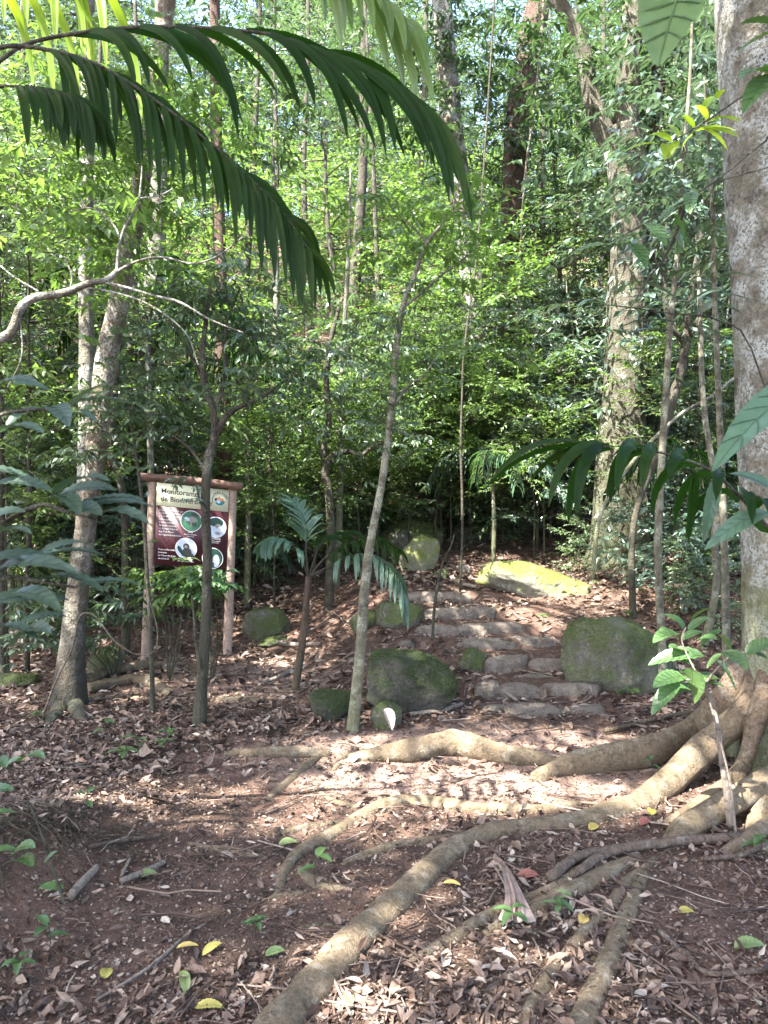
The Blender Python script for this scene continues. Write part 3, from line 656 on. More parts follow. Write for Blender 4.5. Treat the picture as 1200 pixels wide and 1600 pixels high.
root_(tr, [(535, 1352, 12), (570, 1338, 22), (620, 1322, 24), (680, 1312, 20), (725, 1302, 10)], n=40, seed=12)
root_(tr, [(470, 1362, 14), (492, 1382, 26), (520, 1392, 18), (560, 1388, 10)], n=30, seed=13)
root_(tr, [(295, 1318, 10), (340, 1326, 16), (380, 1334, 16), (418, 1344, 10)], n=30, seed=14)
root_(tr, [(425, 1308, 8), (470, 1297, 16), (515, 1290, 16), (545, 1284, 8)], n=30, seed=15)
root_(tr, [(495, 1235, 8), (520, 1252, 14), (560, 1262, 12)], n=20, seed=16)
root_(tr, [(640, 1505, 14), (690, 1478, 34), (735, 1452, 36), (790, 1415, 30), (850, 1395, 28), (900, 1365, 24), (945, 1350, 14)], n=60, seed=17)
root_(tr, [(755, 1462, 18), (800, 1440, 38), (850, 1418, 44), (905, 1388, 40), (955, 1362, 34), (1000, 1340, 16)], n=60, seed=18)
root_(tr, [(1025, 1342, 14), (985, 1382, 26), (945, 1428, 28), (900, 1480, 30), (858, 1530, 32), (828, 1590, 34), (815, 1660, 34)], n=70, seed=19)
root_(tr, [(1012, 1362, 16), (990, 1410, 38), (965, 1470, 40), (945, 1530, 44), (915, 1590, 56), (885, 1660, 60)], n=70, seed=20)
root_(tr, [(920, 1500, 10), (950, 1482, 14), (985, 1475, 12), (1010, 1482, 8)], n=24, seed=21)
root_(tr, [(460, 1452, 8), (500, 1447, 12), (545, 1450, 8)], n=20, seed=22, raise_=-.2)

T2 = hero("forked_tree", "thick mossy trunk forking high into two limbs, behind the right-hand palm frond", "tree",
   [(962, 905, 108), (968, 860, 92), (970, 750, 80), (974, 640, 68), (980, 500, 58), (982, 380, 54), (980, 300, 54), (975, 240, 64), (968, 205, 70)], 8.8, 'mossy', sides=24, n=70, bmp=.12, seed=5, flare=(.25, .35, 2))
twigs(T2[0], T2[1], [([(955, 225, 36), (935, 185, 34), (922, 140, 26), (914, 90, 26), (895, 40, 26), (865, -10, 26), (830, -80, 22)], 8.8), ([(975, 220, 42), (980, 160, 40), (984, 90, 36), (990, 0, 34), (1000, -120, 28)], 8.8)], 'mossy', "limb")
T2b = hero("forest_tree", "dark slim trunk hugging the right side of the thick forked tree", "tree",
   [(1003, 900, 30), (1004, 800, 26), (1006, 650, 22), (1012, 500, 22), (1020, 350, 20), (1026, 200, 18), (1030, 0, 18), (1036, -150, 14)], 9.0, 'dark', n=60, seed=6, flare=(.4, .25, 2))
T3 = hero("forest_tree", "reddish-brown vine-hung trunk leaning right behind the long mossy boulder", "tree",
   [(772, 850, 46), (776, 800, 36), (784, 700, 28), (788, 600, 26), (790, 500, 26), (794, 400, 30), (803, 280, 34), (812, 180, 38), (826, 90, 40), (842, 0, 38), (860, -120, 34)], 11.5, 'red', n=70, bmp=.22, seed=7, flare=(.4, .4, 3), bf=14)
T4 = hero("forest_tree", "pale lichen-marked trunk left of the reddish vine-hung one", "tree",
   [(742, 845, 52), (744, 790, 46), (742, 650, 36), (742, 520, 34), (736, 420, 36), (722, 320, 36), (706, 200, 36), (698, 100, 32), (690, 0, 32), (684, -120, 30)], 11.0, 'pale', n=70, bmp=.12, seed=8, flare=(.4, .4, 3))
T5 = hero("buttressed_tree", "cream sunlit trunk leaning right from the dark rooted base at the left", "tree",
   [(108, 1115, 60), (110, 1060, 48), (114, 1000, 36), (124, 900, 33), (134, 820, 32), (146, 730, 32), (156, 640, 32), (166, 560, 33), (184, 480, 31), (200, 400, 29), (218, 300, 28), (240, 150, 26), (262, 0, 25), (285, -150, 26)], 5.5, 'lit', sides=26, n=110, bmp=.10, seed=9, flare=(.12, .2, 3))
root_(T5, [(132, 1080, 30, .07), (165, 1062, 24, .06), (215, 1048, 22, .04), (262, 1040, 20), (300, 1043, 18), (322, 1052, 16), (345, 1062, 8)], n=60, seed=31)
root_(T5, [(135, 1086, 22, .05), (170, 1076, 22, .04), (205, 1070, 22, .04), (240, 1074, 22, .03), (265, 1086, 20), (280, 1090, 8)], n=50, seed=32)
root_(T5, [(130, 1098, 14, .02), (180, 1092, 14), (230, 1092, 12), (280, 1096, 6)], n=30, seed=33)
root_(T5, [(100, 1110, 30, .05), (80, 1130, 22), (70, 1150, 12)], n=30, seed=34, mt='dark')
root_(T5, [(115, 1110, 30, .04), (130, 1125, 24), (142, 1120, 14)], n=30, seed=35, mt='dark')
root_(None, [(330, 1094, 8), (370, 1094, 18), (405, 1096, 14), (420, 1097, 6)], n=24, seed=36, name="surface_root")
tag(bpy.data.objects["surface_root"], "short bare root in the soil between two thin trunks", "root")
T6 = hero("forest_tree", "thin pale trunk running straight up just left of the cream leaning one", "tree",
   [(118, 1085, 30), (120, 980, 26), (128, 850, 24), (134, 700, 24), (136, 560, 24), (134, 450, 22), (136, 300, 20), (137, 150, 20), (138, 0, 20), (140, -120, 18)], 6.0, 'pale', n=70, bmp=.14, seed=10)
def simple(label, pts, d, mt, seed, name="forest_tree", flare=(.4, .15, 2), br=(), bmp=.12, cat="tree", sides=12):
    h = hero(name, label, cat, pts, d, mt, sides=sides, n=60, bmp=bmp, seed=seed, flare=flare)
    twigs(h[0], h[1], br, mt); return h
T7 = simple("olive-brown straight trunk left of the board's left post", [(212, 935, 40), (213, 870, 34), (216, 760, 32), (220, 650, 32), (228, 560, 34), (236, 480, 34), (245, 380, 28), (250, 200, 24), (255, -60, 22)], 8.6, 'grey', 11, br=[([(215, 640, 22), (205, 590, 16), (206, 540, 13), (208, 480, 12), (212, 380, 11), (214, 240, 8), (215, 120, 3)], 8.6)])
T8 = simple("brown trunk rising directly behind the board's right half", [(352, 905, 26), (350, 800, 26), (350, 700, 24), (348, 600, 24), (346, 520, 22), (344, 400, 20), (338, 200, 18), (335, -40, 16)], 9.0, 'red', 12)
T9 = simple("thin dark forked trunk standing in front of the board", [(312, 1128, 23), (315, 1070, 18), (320, 1000, 16), (323, 930, 15), (324, 860, 15), (321, 800, 15), (322, 755, 15), (327, 712, 15), (336, 680, 13), (333, 640, 11), (322, 610, 10), (316, 560, 9), (322, 500, 7), (330, 440, 5)], 5.05, 'dark', 13, flare=(.35, .08, 2), sides=14,
   br=[([(336, 682, 11), (350, 655, 10), (375, 635, 8), (410, 620, 6), (440, 598, 4), (465, 585, 3)], 5.05), ([(322, 800, 6), (312, 780, 4), (306, 755, 3), (296, 740, 2)], 5.0), ([(333, 640, 8), (345, 615, 7), (352, 580, 6), (350, 540, 5), (356, 500, 4), (375, 450, 3)], 5.1), ([(319, 730, 6), (308, 716, 5), (296, 700, 4), (270, 680, 3)], 5.1),
       ([(313, 1045, 6), (306, 1000, 5), (303, 960, 4), (300, 930, 3)], 5.0), ([(321, 600, 6), (300, 560, 5), (280, 520, 4), (262, 500, 3)], 5.1)])
T10 = simple("slender spotted sapling trunk standing in the middle of the trail head", [(551, 1145, 22), (554, 1110, 19), (560, 1050, 17), (565, 990, 16), (569, 930, 15), (574, 880, 14), (582, 830, 13), (592, 780, 12), (602, 720, 11), (610, 650, 10), (617, 580, 11), (622, 520, 10), (632, 470, 9), (648, 430, 8), (660, 392, 7), (672, 372, 6), (690, 350, 4), (700, 330, 3)], 4.95, 'sap', 14, flare=(.25, .06, 2), sides=16,
   br=[([(668, 380, 4), (655, 365, 3), (640, 350, 3), (628, 340, 2), (620, 320, 2)], 4.95), ([(630, 480, 6), (650, 465, 5), (690, 430, 4), (730, 400, 3)], 4.95), ([(612, 640, 5), (640, 600, 4), (660, 590, 3), (680, 560, 2)], 4.95)])
T11 = simple("crooked dark trunk bending right between the board and the spotted sapling", [(513, 975, 14), (515, 900, 14), (517, 830, 14), (514, 770, 14), (508, 735, 13), (520, 712, 10), (545, 705, 8), (562, 712, 7), (580, 700, 6), (600, 690, 4)], 7.8, 'dark', 15, br=[([(510, 740, 11), (505, 700, 10), (514, 660, 10), (510, 600, 9), (515, 540, 8), (530, 480, 6)], 7.8)])
T12 = simple("short mossy post-like trunk on the slope right of the board", [(416, 890, 24), (417, 840, 18), (421, 780, 15), (424, 700, 13), (428, 600, 12), (432, 480, 10), (430, 340, 8), (424, 200, 3)], 9.2, 'grey', 16)
T13 = simple("bare straight thin trunk behind the small red-stemmed palm", [(522, 960, 11), (526, 900, 12), (530, 820, 11), (532, 740, 10), (534, 640, 9), (538, 520, 8), (545, 380, 6), (548, 260, 2)], 8.4, 'grey', 17)
T14 = simple("thin grey stem right of the large rounded boulder", [(1036, 1068, 15), (1034, 1000, 13), (1030, 930, 12), (1028, 860, 12), (1030, 800, 12), (1034, 720, 11), (1040, 620, 10), (1048, 500, 9), (1060, 380, 8), (1068, 250, 7), (1078, 120, 5), (1082, 10, 3)], 5.6, 'sap', 18, flare=(.3, .06, 2))
T15 = simple("thin brown stem beside the big right-hand trunk", [(1137, 1100, 14), (1135, 1000, 13), (1133, 900, 12), (1130, 800, 11), (1126, 700, 10), (1120, 560, 9), (1115, 420, 8), (1112, 300, 6), (1104, 200, 4), (1100, 120, 2)], 5.2, 'sap', 19, flare=(.3, .06, 2))
T16 = simple("thin crooked stem between the grey one and the brown one at the right", [(1100, 1010, 12), (1112, 960, 12), (1120, 900, 11), (1116, 840, 11), (1122, 780, 10), (1100, 640, 9), (1094, 500, 7), (1090, 380, 5), (1082, 290, 2)], 6.4, 'sap', 20)
T17 = simple("dark straight pole-like trunk at the photo's left edge", [(4, 990, 12), (3, 900, 11), (2, 800, 10), (2, 700, 10), (0, 560, 9), (-6, 380, 8), (-10, 150, 6), (-10, -60, 3)], 6.6, 'dark', 21)
T18 = simple("slim dark trunk with a hooked side branch, left of the board", [(196, 900, 12), (196, 820, 12), (190, 760, 12), (178, 720, 10), (172, 700, 9), (178, 640, 8), (185, 560, 7), (190, 480, 5), (200, 420, 2)], 7.2, 'dark', 22)
T19 = simple("leaning dark branchy trunk in front of the big right-hand trunk's left side", [(990, 820, 10), (1030, 700, 12), (1052, 620, 16), (1068, 560, 15), (1075, 500, 10), (1086, 420, 9), (1100, 350, 8), (1112, 280, 6)], 7.0, 'dark', 23, br=[([(1072, 540, 10), (1045, 500, 8), (1038, 440, 8), (1040, 360, 7), (1044, 250, 6)], 7.0), ([(1068, 560, 8), (1090, 500, 6), (1120, 470, 5)], 7.0)])
for q, (px, py, d, wd, mt, lab) in enumerate([(60, 830, 11, 16, 'grey', "dark trunk far left behind the leaning cream tree"), (235, 850, 12.5, 16, 'pale', "slim distant trunk seen over the board's left post"), (372, 840, 13, 18, 'grey', "dark trunk just right of the board in the distance"),
      (455, 835, 12, 13, 'dark', "dark thin trunk in the distance left of the crooked one"), (480, 830, 14.5, 15, 'grey', "faint thin trunk in the distance behind the small palm"), (545, 820, 14, 26, 'red', "dark trunk in the far middle, above the small palm"),
      (590, 822, 13, 12, 'grey', "thin dark trunk far behind the spotted sapling"), (655, 815, 15, 18, 'grey', "distant dark trunk above the big shaded mossy boulder"), (860, 812, 13, 14, 'dark', "dark distant trunk behind the long mossy boulder's right end"),
      (905, 835, 11, 10, 'dark', "thin dark trunk just left of the thick forked tree"), (925, 815, 15, 15, 'grey', "distant dark trunk left of the thick forked tree"), (1085, 830, 12, 14, 'red', "slim distant trunk seen between the thin right-hand stems"), (155, 820, 13, 14, 'dark', "dark distant trunk between the two left trunks")]):
    x0 = px; pts = [(x0, py, wd*1.3)]; sl = rnd.uniform(-18, 18)
    for yy, k in ((py-60, .8), (py-200, .75), (py-380, .7), (py-560, .55), (py-760, .4), (py-950, .3)):
        x0 += sl*.35+rnd.uniform(-10, 10); pts.append((x0, yy, wd*k))
    simple(lab, pts, d, 'dark', 40+q, sides=10)

# ------------------------------------------------------------------ overhead canopy added to those trees, gaps and density shaped for sun patches
def keep(p, r):
    g = p[:, :2] - SUNXY*p[:, 2:3]
    m = litmask(g[:, 0], g[:, 1])
    return r.random(len(p)) > m*1.03
def shade_crown_leaves(n, cs, rads, L, W, seed):
    r = np.random.default_rng(seed); k = r.integers(0, len(cs), n); u = norm(r.normal(size=(n, 3)))*(r.random((n, 1))**.45)
    p = cs[k]+u*rads[k][:, None]*np.array([1, 1, .38])
    a = r.random(n)*6.28
    D = np.stack([np.cos(a), np.sin(a), r.normal(-.25, .3, n)], -1); N = np.stack([r.normal(0, .35, n), r.normal(0, .35, n), np.ones(n)], -1)
    return p, D, N, L*(.6+.7*r.random(n)), W*(.7+.6*r.random(n)), r
centers = []; r0_ = np.random.default_rng(77)
for gx in np.arange(-8.5, 7.5, 1.15):
    for gy in np.arange(-4.0, 10.5, 1.15):
        centers.append((gx+r0_.uniform(-.6, .6), gy+r0_.uniform(-.6, .6), r0_.uniform(7.6, 10.2)))
centers = np.array(centers)
hosts = {'T1': (T1, np.array([2.1, 4.4])), 'T5': (T5, np.array([-1.6, 5.5])), 'T2': (T2, np.array([2.6, 8.8])), 'T6': (T6, np.array([-4.2, 3.0])), 'T4': (T4, np.array([0.6, 9.5]))}
hk = list(hosts); hp = np.array([hosts[k][1] for k in hk])
own = np.argmin(((centers[:, None, :2]-hp[None])**2).sum(-1), 1)
for q, k in enumerate(hk):
    cs = centers[own == q]; gy_ = cs[:, 1]-SUNXY[1]*cs[:, 2]; gx_ = cs[:, 0]-SUNXY[0]*cs[:, 2]
    rr_ = np.random.default_rng(q+50); dens_ = np.where(gy_ < 3.2, 3.3, np.where(gy_ < 6.8, 1.2, .10)); cs = cs[np.repeat(np.arange(len(cs)), np.floor(dens_+rr_.random(len(cs))).astype(int))]  # repeats clumps over the foreground to deepen its shade
    if not len(cs): continue
    t, b = hosts[k][0][0], hosts[k][0][1]
    rads = np.random.default_rng(q).uniform(.85, 1.35, len(cs))
    p, D, N, L, W, r = shade_crown_leaves(int(len(cs)*400), cs, rads, .21, .095, 300+q)
    m = keep(p, r)
    # leaves over the wanted sun patches are cut out; the rest shades the ground
    mb = MB(); leaves(mb, p[m], D[m], N[m], L[m], W[m], .15, .12)
    mb.build("crown", LM['canopy'], t, smooth_=False, loc=b)
    wb = MB(); top = hosts[k][0][2][-1]
    for c in cs[::5]:
        mid = (top+c)/2+[0, 0, .5]
        tube(wb, spline([top, mid, c], 12), np.linspace(.045, .008, 12), 5, cap=False)
    wb.build("branches", BM['grey'], t, loc=b)

# ------------------------------------------------------------------ understory
U = [ # variant, px, depth, scale
 # far-left & left middle
 ('a', 40, 7.4, 1.0), ('c', -60, 7.6, 1.0), ('d', 30, 8.6, .95), ('e', -30, 9.5, 1.0), ('b', 90, 9.2, 1.05), ('a', 270, 9.6, 1.0), ('b', 300, 10.8, 1.1), 
 ('a', 440, 10.6, 1.1), ('b', 470, 9.9, .95), ('b', 395, 11.5, .9), ('a', 560, 10.4, .9), ('a', 690, 10.2, .9), 
 ('a', 820, 10.6, .9), ('c', 840, 10.0, 1.0), ('c', 900, 10.3, 1.15), ('d', 860, 11.4, 1.0), ('c', 800, 12.2, 1.2), ('c', 905, 10.6, 1.0), ('c', 1090, 9.4, 1.0), ('a', 1100, 8.2, 1.0), ('c', 1150, 8.6, 1.2), ('d', 1090, 9.8, 1.0), ('d', 1190, 9.4, 1.0), ('e', 1030, 11, 1.0), ('i', 1120, 11.0, .75), ('i', 880, 12.0, .8),
 ('i', 30, 11.5, .75), ('e', 760, 13.0, 1.2), ('e', 330, 13.5, 1.2), ('b', 590, 9.2, .7), ('c', 850, 9.3, .62)]
U += [('e', 40, 6.9, 1.0), ('b', 10, 6.6, .8), ('c', 860, 10.4, 1.15), ('b', 690, 9.8, .8), ('d', 20, 7.6, 1.0), ('a', 680, 9.6, 1.2), ('c', 1030, 10.6, 1.2), ('c', 1130, 8.6, 1.1)]
for px in range(340, 800, 22): U.append((rnd.choice('aaaffb'), px+rnd.uniform(-12, 12), rnd.uniform(9.8, 12), rnd.uniform(.7, 1.15)))
for px in list(range(-60, 330, 28))+list(range(1090, 1260, 26)): U.append((rnd.choice('aacfj'), px+rnd.uniform(-12, 12), rnd.uniform(8.0, 10), rnd.uniform(.7, 1.1)))
for px in list(range(400, 540, 26))+list(range(600, 800, 20)): U.append(('f', px+rnd.uniform(-8, 8), rnd.uniform(8.7, 9.8) if px < 560 else rnd.uniform(10.3, 11.2), rnd.uniform(.9, 1.6)))
U += [('b', 428, 8.0, .62), ('b', 492, 8.5, .66), ('b', 560, 8.6, .62), ('b', 640, 9.4, .62), ('b', 705, 9.6, .62), ('b', 770, 9.3, .66), ('b', 835, 9.2, .7), ('b', 290, 8.7, .75), ('b', 165, 8.3, .7), ('b', 30, 7.6, .7), ('b', 1080, 8.0, .75)]
for k, px, d, s in U:
    x = (px-600)/F*d; place(k, x, d, s*rnd.uniform(.92, 1.1))
r = np.random.default_rng(99)
def far(kinds, n, y0, y1, s0, s1, gap=.0):
    for _ in range(n):
        y = y0+(y1-y0)*r.random()**.8; x = (r.random()*2-1)*(.56*y+1.5)
        place(kinds[int(r.integers(len(kinds)))], x, y, s0+(s1-s0)*r.random())
far('abce', 24, 12.5, 20, .8, 1.2); far('bdei', 26, 16, 27, 1.0, 1.5); far('fj', 60, 10, 18, .9, 1.5)
far('gi', 24, 16, 30, .9, 1.2); far('gh', 30, 24, 46, 1.0, 1.3)
far('acj', 34, 11.0, 15, .7, 1.1)
for px, py, k, s in [(380, 850, 'f', .8), (480, 860, 'f', .7), (650, 850, 'f', .9), (700, 845, 'j', .6), (800, 850, 'f', 1.0), (870, 850, 'j', .7), (920, 870, 'f', .8), (905, 905, 'f', .6), (1060, 905, 'j', .7), (1100, 930, 'f', .9), (1090, 980, 'f', .7), (1050, 965, 'j', .55),
                     (1170, 930, 'j', .8), (270, 960, 'f', .8), (245, 985, 'f', .55), (320, 940, 'j', .5), (180, 950, 'f', .9), (60, 960, 'j', .8), (20, 1000, 'f', 1.0), (20, 940, 'a', .8), (70, 1000, 'f', .9), (110, 930, 'j', 1.0), (985, 915, 'j', .55), (1140, 1000, 'f', .6), (560, 870, 'f', .6), (30, 860, 'c', .8), (760, 850, 'a', .6), (1180, 850, 'c', .8)]:
    g = hit(px, py); place(k, g[0], g[1], s)
for k_, pr_ in PROTO.items():
    for v_, o_ in enumerate(pr_):
        if (k_, v_) not in USED:
            for c_ in list(o_.children): bpy.data.objects.remove(c_)
            bpy.data.objects.remove(o_)
# creepers clothing trunks: each a plant climbing its own tree
def creeper(tree, h0, h1, n, L, W, lm, label, rad=.22, seed=0):
    r = np.random.default_rng(seed); ps, rs = tree[2], tree[3]
    z = r.uniform(h0, h1, n); i = np.argmin(np.abs(ps[:, 2][None]-z[:, None]), 1); a = r.random(n)*6.28
    rr = rs[i]+r.random(n)**2*rad; out = np.stack([np.cos(a), np.sin(a), np.zeros(n)], -1)
    p = ps[i]+out*rr[:, None]; p[:, 2] = z
    root = empty("climbing_vine", (ps[0][0], ps[0][1], float(G(ps[0][0], ps[0][1]))), label, "vine")
    b = np.array(root.location); mb = MB(); leaves(mb, p, out+np.array([0, 0, -.7])+r.normal(0, .5, (n, 3)), out*.7+np.array([0, 0, .7])+r.normal(0, .4, (n, 3)), L*(.6+.7*r.random(n)), W*(.7+.5*r.random(n)), .2, .12)
    mb.build("foliage", LM[lm], root, smooth_=False, loc=b)
    wb = MB()
    for q in range(3):
        hh = np.linspace(float(b[2])-.05, h1, 40); ii = [int(np.argmin(np.abs(ps[:, 2]-z_))) for z_ in hh]; aa = q*2.1+np.cumsum(r.normal(0, .18, 40))
        pp = ps[ii]+np.stack([np.cos(aa), np.sin(aa), np.zeros(40)], -1)*(rs[ii]*1.03+.008)[:, None]; pp[:, 2] = hh
        tube(wb, pp, .008, 5, cap=False)
    wb.build("stem", BM['dark'], root, loc=b)
creeper(T2, 2.6, 4.2, 110, .13, .055, 'grey', "creeper with glossy leaves on the thick forked trunk", .35, 1)
creeper(T2b, 3.0, 6.5, 420, .12, .05, 'grey', "creeper on the dark slim trunk beside the forked one", .4, 2)
creeper(T3, 1.8, 7.5, 380, .13, .055, 'under', "creeper on the reddish-brown trunk", .45, 3)
creeper(T4, 2.2, 4.6, 220, .12, .05, 'under', "creeper on the pale lichen-marked trunk behind the steps", .35, 4)
creeper(T7, 1.5, 3.6, 300, .10, .045, 'under', "creeper on the olive-brown trunk left of the board", .3, 5)

# foliage carried by the slim foreground trees
def spray(tree, pts, n, L, W, lm, seed, spread=.25, droop=.25):
    """a leafy crown along given branch points (photo px, depth)"""
    r = np.random.default_rng(seed); pp = np.array([P(*q) for q in pts]); k = r.integers(0, len(pp), n)
    c = pp[k]+r.normal(0, spread, (n, 3))*[1, 1, .6]
    c = c[keep(c, r) | (r.random(n) < .25)] if tree[1][1] < 4 else c; n = len(c)
    # leaves sit in little sprays of six along a twiglet
    m = n//6; cc = c[:m]; a = r.random(m)*6.28; td = np.stack([np.cos(a), np.sin(a), r.normal(-.1, .2, m)], -1); wb = MB(); P_ = []; D_ = []
    for s in range(7):
        f = s/6.; q = cc+td*(L*1.9*f); sd = norm(np.cross(td, [0, 0, 1.]))*(1 if s % 2 else -1)
        P_.append(q); D_.append(td*.6+sd*(.9-.7*f)+r.normal(0, .15, (m, 3))-[0, 0, droop])
    for q in range(m): tube(wb, np.array([cc[q]-td[q]*L*.8, cc[q]+td[q]*L*1.9]), np.array([.0022, .001]), 3, cap=False)
    P_ = np.concatenate(P_); D_ = np.concatenate(D_); n = len(P_)
    mb = MB(); leaves(mb, P_, D_, np.array([0, 0, 1.])+r.normal(0, .3, (n, 3)), L*(.7+.6*r.random(n)), W*(.7+.6*r.random(n)), .2, .12)
    for f_ in wb.f: mb.f.append(f_+mb.n); mb.m.append(np.ones(len(f_), int))
    mb.v += wb.v; mb.n += wb.n
    mb.build("crown", [LM[lm], BM['dark']], tree[0], smooth_=False, loc=tree[1])
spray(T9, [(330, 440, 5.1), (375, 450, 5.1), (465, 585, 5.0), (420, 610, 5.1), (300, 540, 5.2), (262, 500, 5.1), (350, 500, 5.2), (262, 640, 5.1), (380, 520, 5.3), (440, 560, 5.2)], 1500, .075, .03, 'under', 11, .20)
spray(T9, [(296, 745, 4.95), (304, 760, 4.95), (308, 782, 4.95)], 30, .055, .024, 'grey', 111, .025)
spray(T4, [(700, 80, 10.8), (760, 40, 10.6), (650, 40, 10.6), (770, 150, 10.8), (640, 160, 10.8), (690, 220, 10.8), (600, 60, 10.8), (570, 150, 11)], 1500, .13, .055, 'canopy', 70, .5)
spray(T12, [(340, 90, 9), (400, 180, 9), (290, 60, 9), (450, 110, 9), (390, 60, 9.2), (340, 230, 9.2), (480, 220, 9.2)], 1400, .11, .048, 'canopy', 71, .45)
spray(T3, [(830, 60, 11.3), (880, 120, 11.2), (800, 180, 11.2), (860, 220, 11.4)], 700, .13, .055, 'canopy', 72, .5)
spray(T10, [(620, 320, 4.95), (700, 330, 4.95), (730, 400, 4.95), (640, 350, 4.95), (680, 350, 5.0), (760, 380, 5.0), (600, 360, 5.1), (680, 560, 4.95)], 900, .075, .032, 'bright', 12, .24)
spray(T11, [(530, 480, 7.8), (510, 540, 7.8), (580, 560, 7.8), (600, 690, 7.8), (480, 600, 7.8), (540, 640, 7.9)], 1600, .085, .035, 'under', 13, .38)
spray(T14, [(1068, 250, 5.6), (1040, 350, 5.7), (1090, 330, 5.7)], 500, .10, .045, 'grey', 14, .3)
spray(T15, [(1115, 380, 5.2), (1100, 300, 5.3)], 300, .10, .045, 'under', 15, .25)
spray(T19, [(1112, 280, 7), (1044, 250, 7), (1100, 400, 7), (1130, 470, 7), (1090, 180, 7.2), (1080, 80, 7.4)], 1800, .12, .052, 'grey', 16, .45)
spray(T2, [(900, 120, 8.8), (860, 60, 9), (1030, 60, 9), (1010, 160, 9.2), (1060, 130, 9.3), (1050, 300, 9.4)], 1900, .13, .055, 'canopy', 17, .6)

# ------------------------------------------------------------------ palms
def frond(root, loc, rachis, n, Lf, width, lm, seed, sides_=(1, -1), fwd=.55, grav=.6, rr=.006, up0=.15, t0=.12, sw=1.0, ups=None, fold=.16, wood='dark', name="frond", order=1.2):
    """rachis: points; leaflets Lf(t) long, hanging by grav"""
    r = np.random.default_rng(seed); ps = spline(rachis, 60); T = norm(np.gradient(ps, axis=0))
    mb = MB(); tube(mb, ps, rr*(1-.8*np.linspace(0, 1, 60)), 6, mi=1, cap=False)
    for s in sides_:
        for q in range(n):
            t = t0+(1-t0)*(q+.7*r.random())/n
            if r.random() < .12: continue
            i = min(int(t*59), 59); p = ps[i]; d = T[i]
            S = norm(np.cross(d, [0, 0, 1.]))*s; L = Lf(t)*(.7+.5*r.random()); m = 9; gv = grav*(.55+.9*r.random())
            v = norm(d*(fwd+.5*t+r.normal(0, .12))+S*sw+np.array([0, 0, (up0 if ups is None else ups[0 if s > 0 else 1])+r.normal(0, .12)])); pts = [p.copy()]; c = p.copy()
            for k in range(m-1):
                v = norm(v+np.array([0, 0, -gv/(m-1)*order*(1+k*.25)])); c = c+v*L/(m-1); pts.append(c.copy())
            tt = np.linspace(0, 1, m); wd = width*np.sin(np.pi*np.clip(tt*.93+.05, 0, 1)**.7)**.6*(1-.1*r.random()); wd[-1] = .001
            pts = np.array(pts); up = norm(np.cross(np.gradient(pts, axis=0), -S*s*1.0))*1.0
            nrm = norm(np.cross(S*s, np.array([0, 0, 1.]))*0.2+np.array([0, 0, 1.])+S*.3)
            if abs(v[2]) > .85: nrm = norm(S+.3*d)
            blade(mb, pts, wd, nrm, 0, fold, -.13)
    return mb.build(name, [LM[lm], BM[wood]], root, loc=loc)
def palm(label, base, trunk_top, tr_r, mt, name="palm_tree", group=None):
    b = np.array([base[0], base[1], float(G(base[0], base[1]))]); root = empty(name, b, label, "palm", group)
    mb = MB(); p = spline([b-[0, 0, .1], (b+trunk_top)/2+[.02, .01, 0], trunk_top], 40); u = np.linspace(0, 1, 40)
    tube(mb, p, tr_r*(1-.3*u)*(1+.05*np.sin(u*90)), 12, seed=3); mb.build("trunk", BM[mt], root, loc=b)
    return root, b
tp = np.array([-1.95, 2.1, 2.55])
PA = palm("tall palm whose dark drooping fronds hang in from the photo's upper left", (-2.0, 2.0), tp, .05, 'grey')
def pts_(l): return [P(*q) for q in l]
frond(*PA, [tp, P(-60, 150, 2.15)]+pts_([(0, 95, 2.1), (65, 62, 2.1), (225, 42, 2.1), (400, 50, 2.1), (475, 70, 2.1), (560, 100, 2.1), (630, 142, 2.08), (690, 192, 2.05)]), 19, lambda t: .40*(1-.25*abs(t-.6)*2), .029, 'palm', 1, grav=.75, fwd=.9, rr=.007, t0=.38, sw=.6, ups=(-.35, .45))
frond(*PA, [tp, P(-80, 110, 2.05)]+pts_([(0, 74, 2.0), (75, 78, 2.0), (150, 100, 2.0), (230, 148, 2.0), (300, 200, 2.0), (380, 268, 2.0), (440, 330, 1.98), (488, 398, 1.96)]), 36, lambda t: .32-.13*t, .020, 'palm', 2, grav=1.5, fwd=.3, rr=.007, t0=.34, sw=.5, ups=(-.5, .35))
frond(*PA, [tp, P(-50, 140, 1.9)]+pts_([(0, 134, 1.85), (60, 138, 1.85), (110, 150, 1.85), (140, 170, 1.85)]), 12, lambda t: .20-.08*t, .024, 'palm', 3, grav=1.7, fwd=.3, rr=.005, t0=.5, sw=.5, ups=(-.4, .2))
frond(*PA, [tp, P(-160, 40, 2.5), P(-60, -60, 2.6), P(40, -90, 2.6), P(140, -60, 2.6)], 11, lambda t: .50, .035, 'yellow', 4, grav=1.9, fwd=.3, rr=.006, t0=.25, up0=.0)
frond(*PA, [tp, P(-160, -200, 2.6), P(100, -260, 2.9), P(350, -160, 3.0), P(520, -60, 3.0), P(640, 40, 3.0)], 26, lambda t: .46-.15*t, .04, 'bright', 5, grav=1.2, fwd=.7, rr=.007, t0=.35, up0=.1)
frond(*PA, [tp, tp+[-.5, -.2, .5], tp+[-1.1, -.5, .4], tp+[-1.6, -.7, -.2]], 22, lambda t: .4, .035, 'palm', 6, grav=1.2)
frond(*PA, [tp, tp+[-.3, .6, .5], tp+[-.6, 1.3, .3], tp+[-.8, 1.8, -.3]], 22, lambda t: .4, .035, 'palm', 7, grav=1.2)

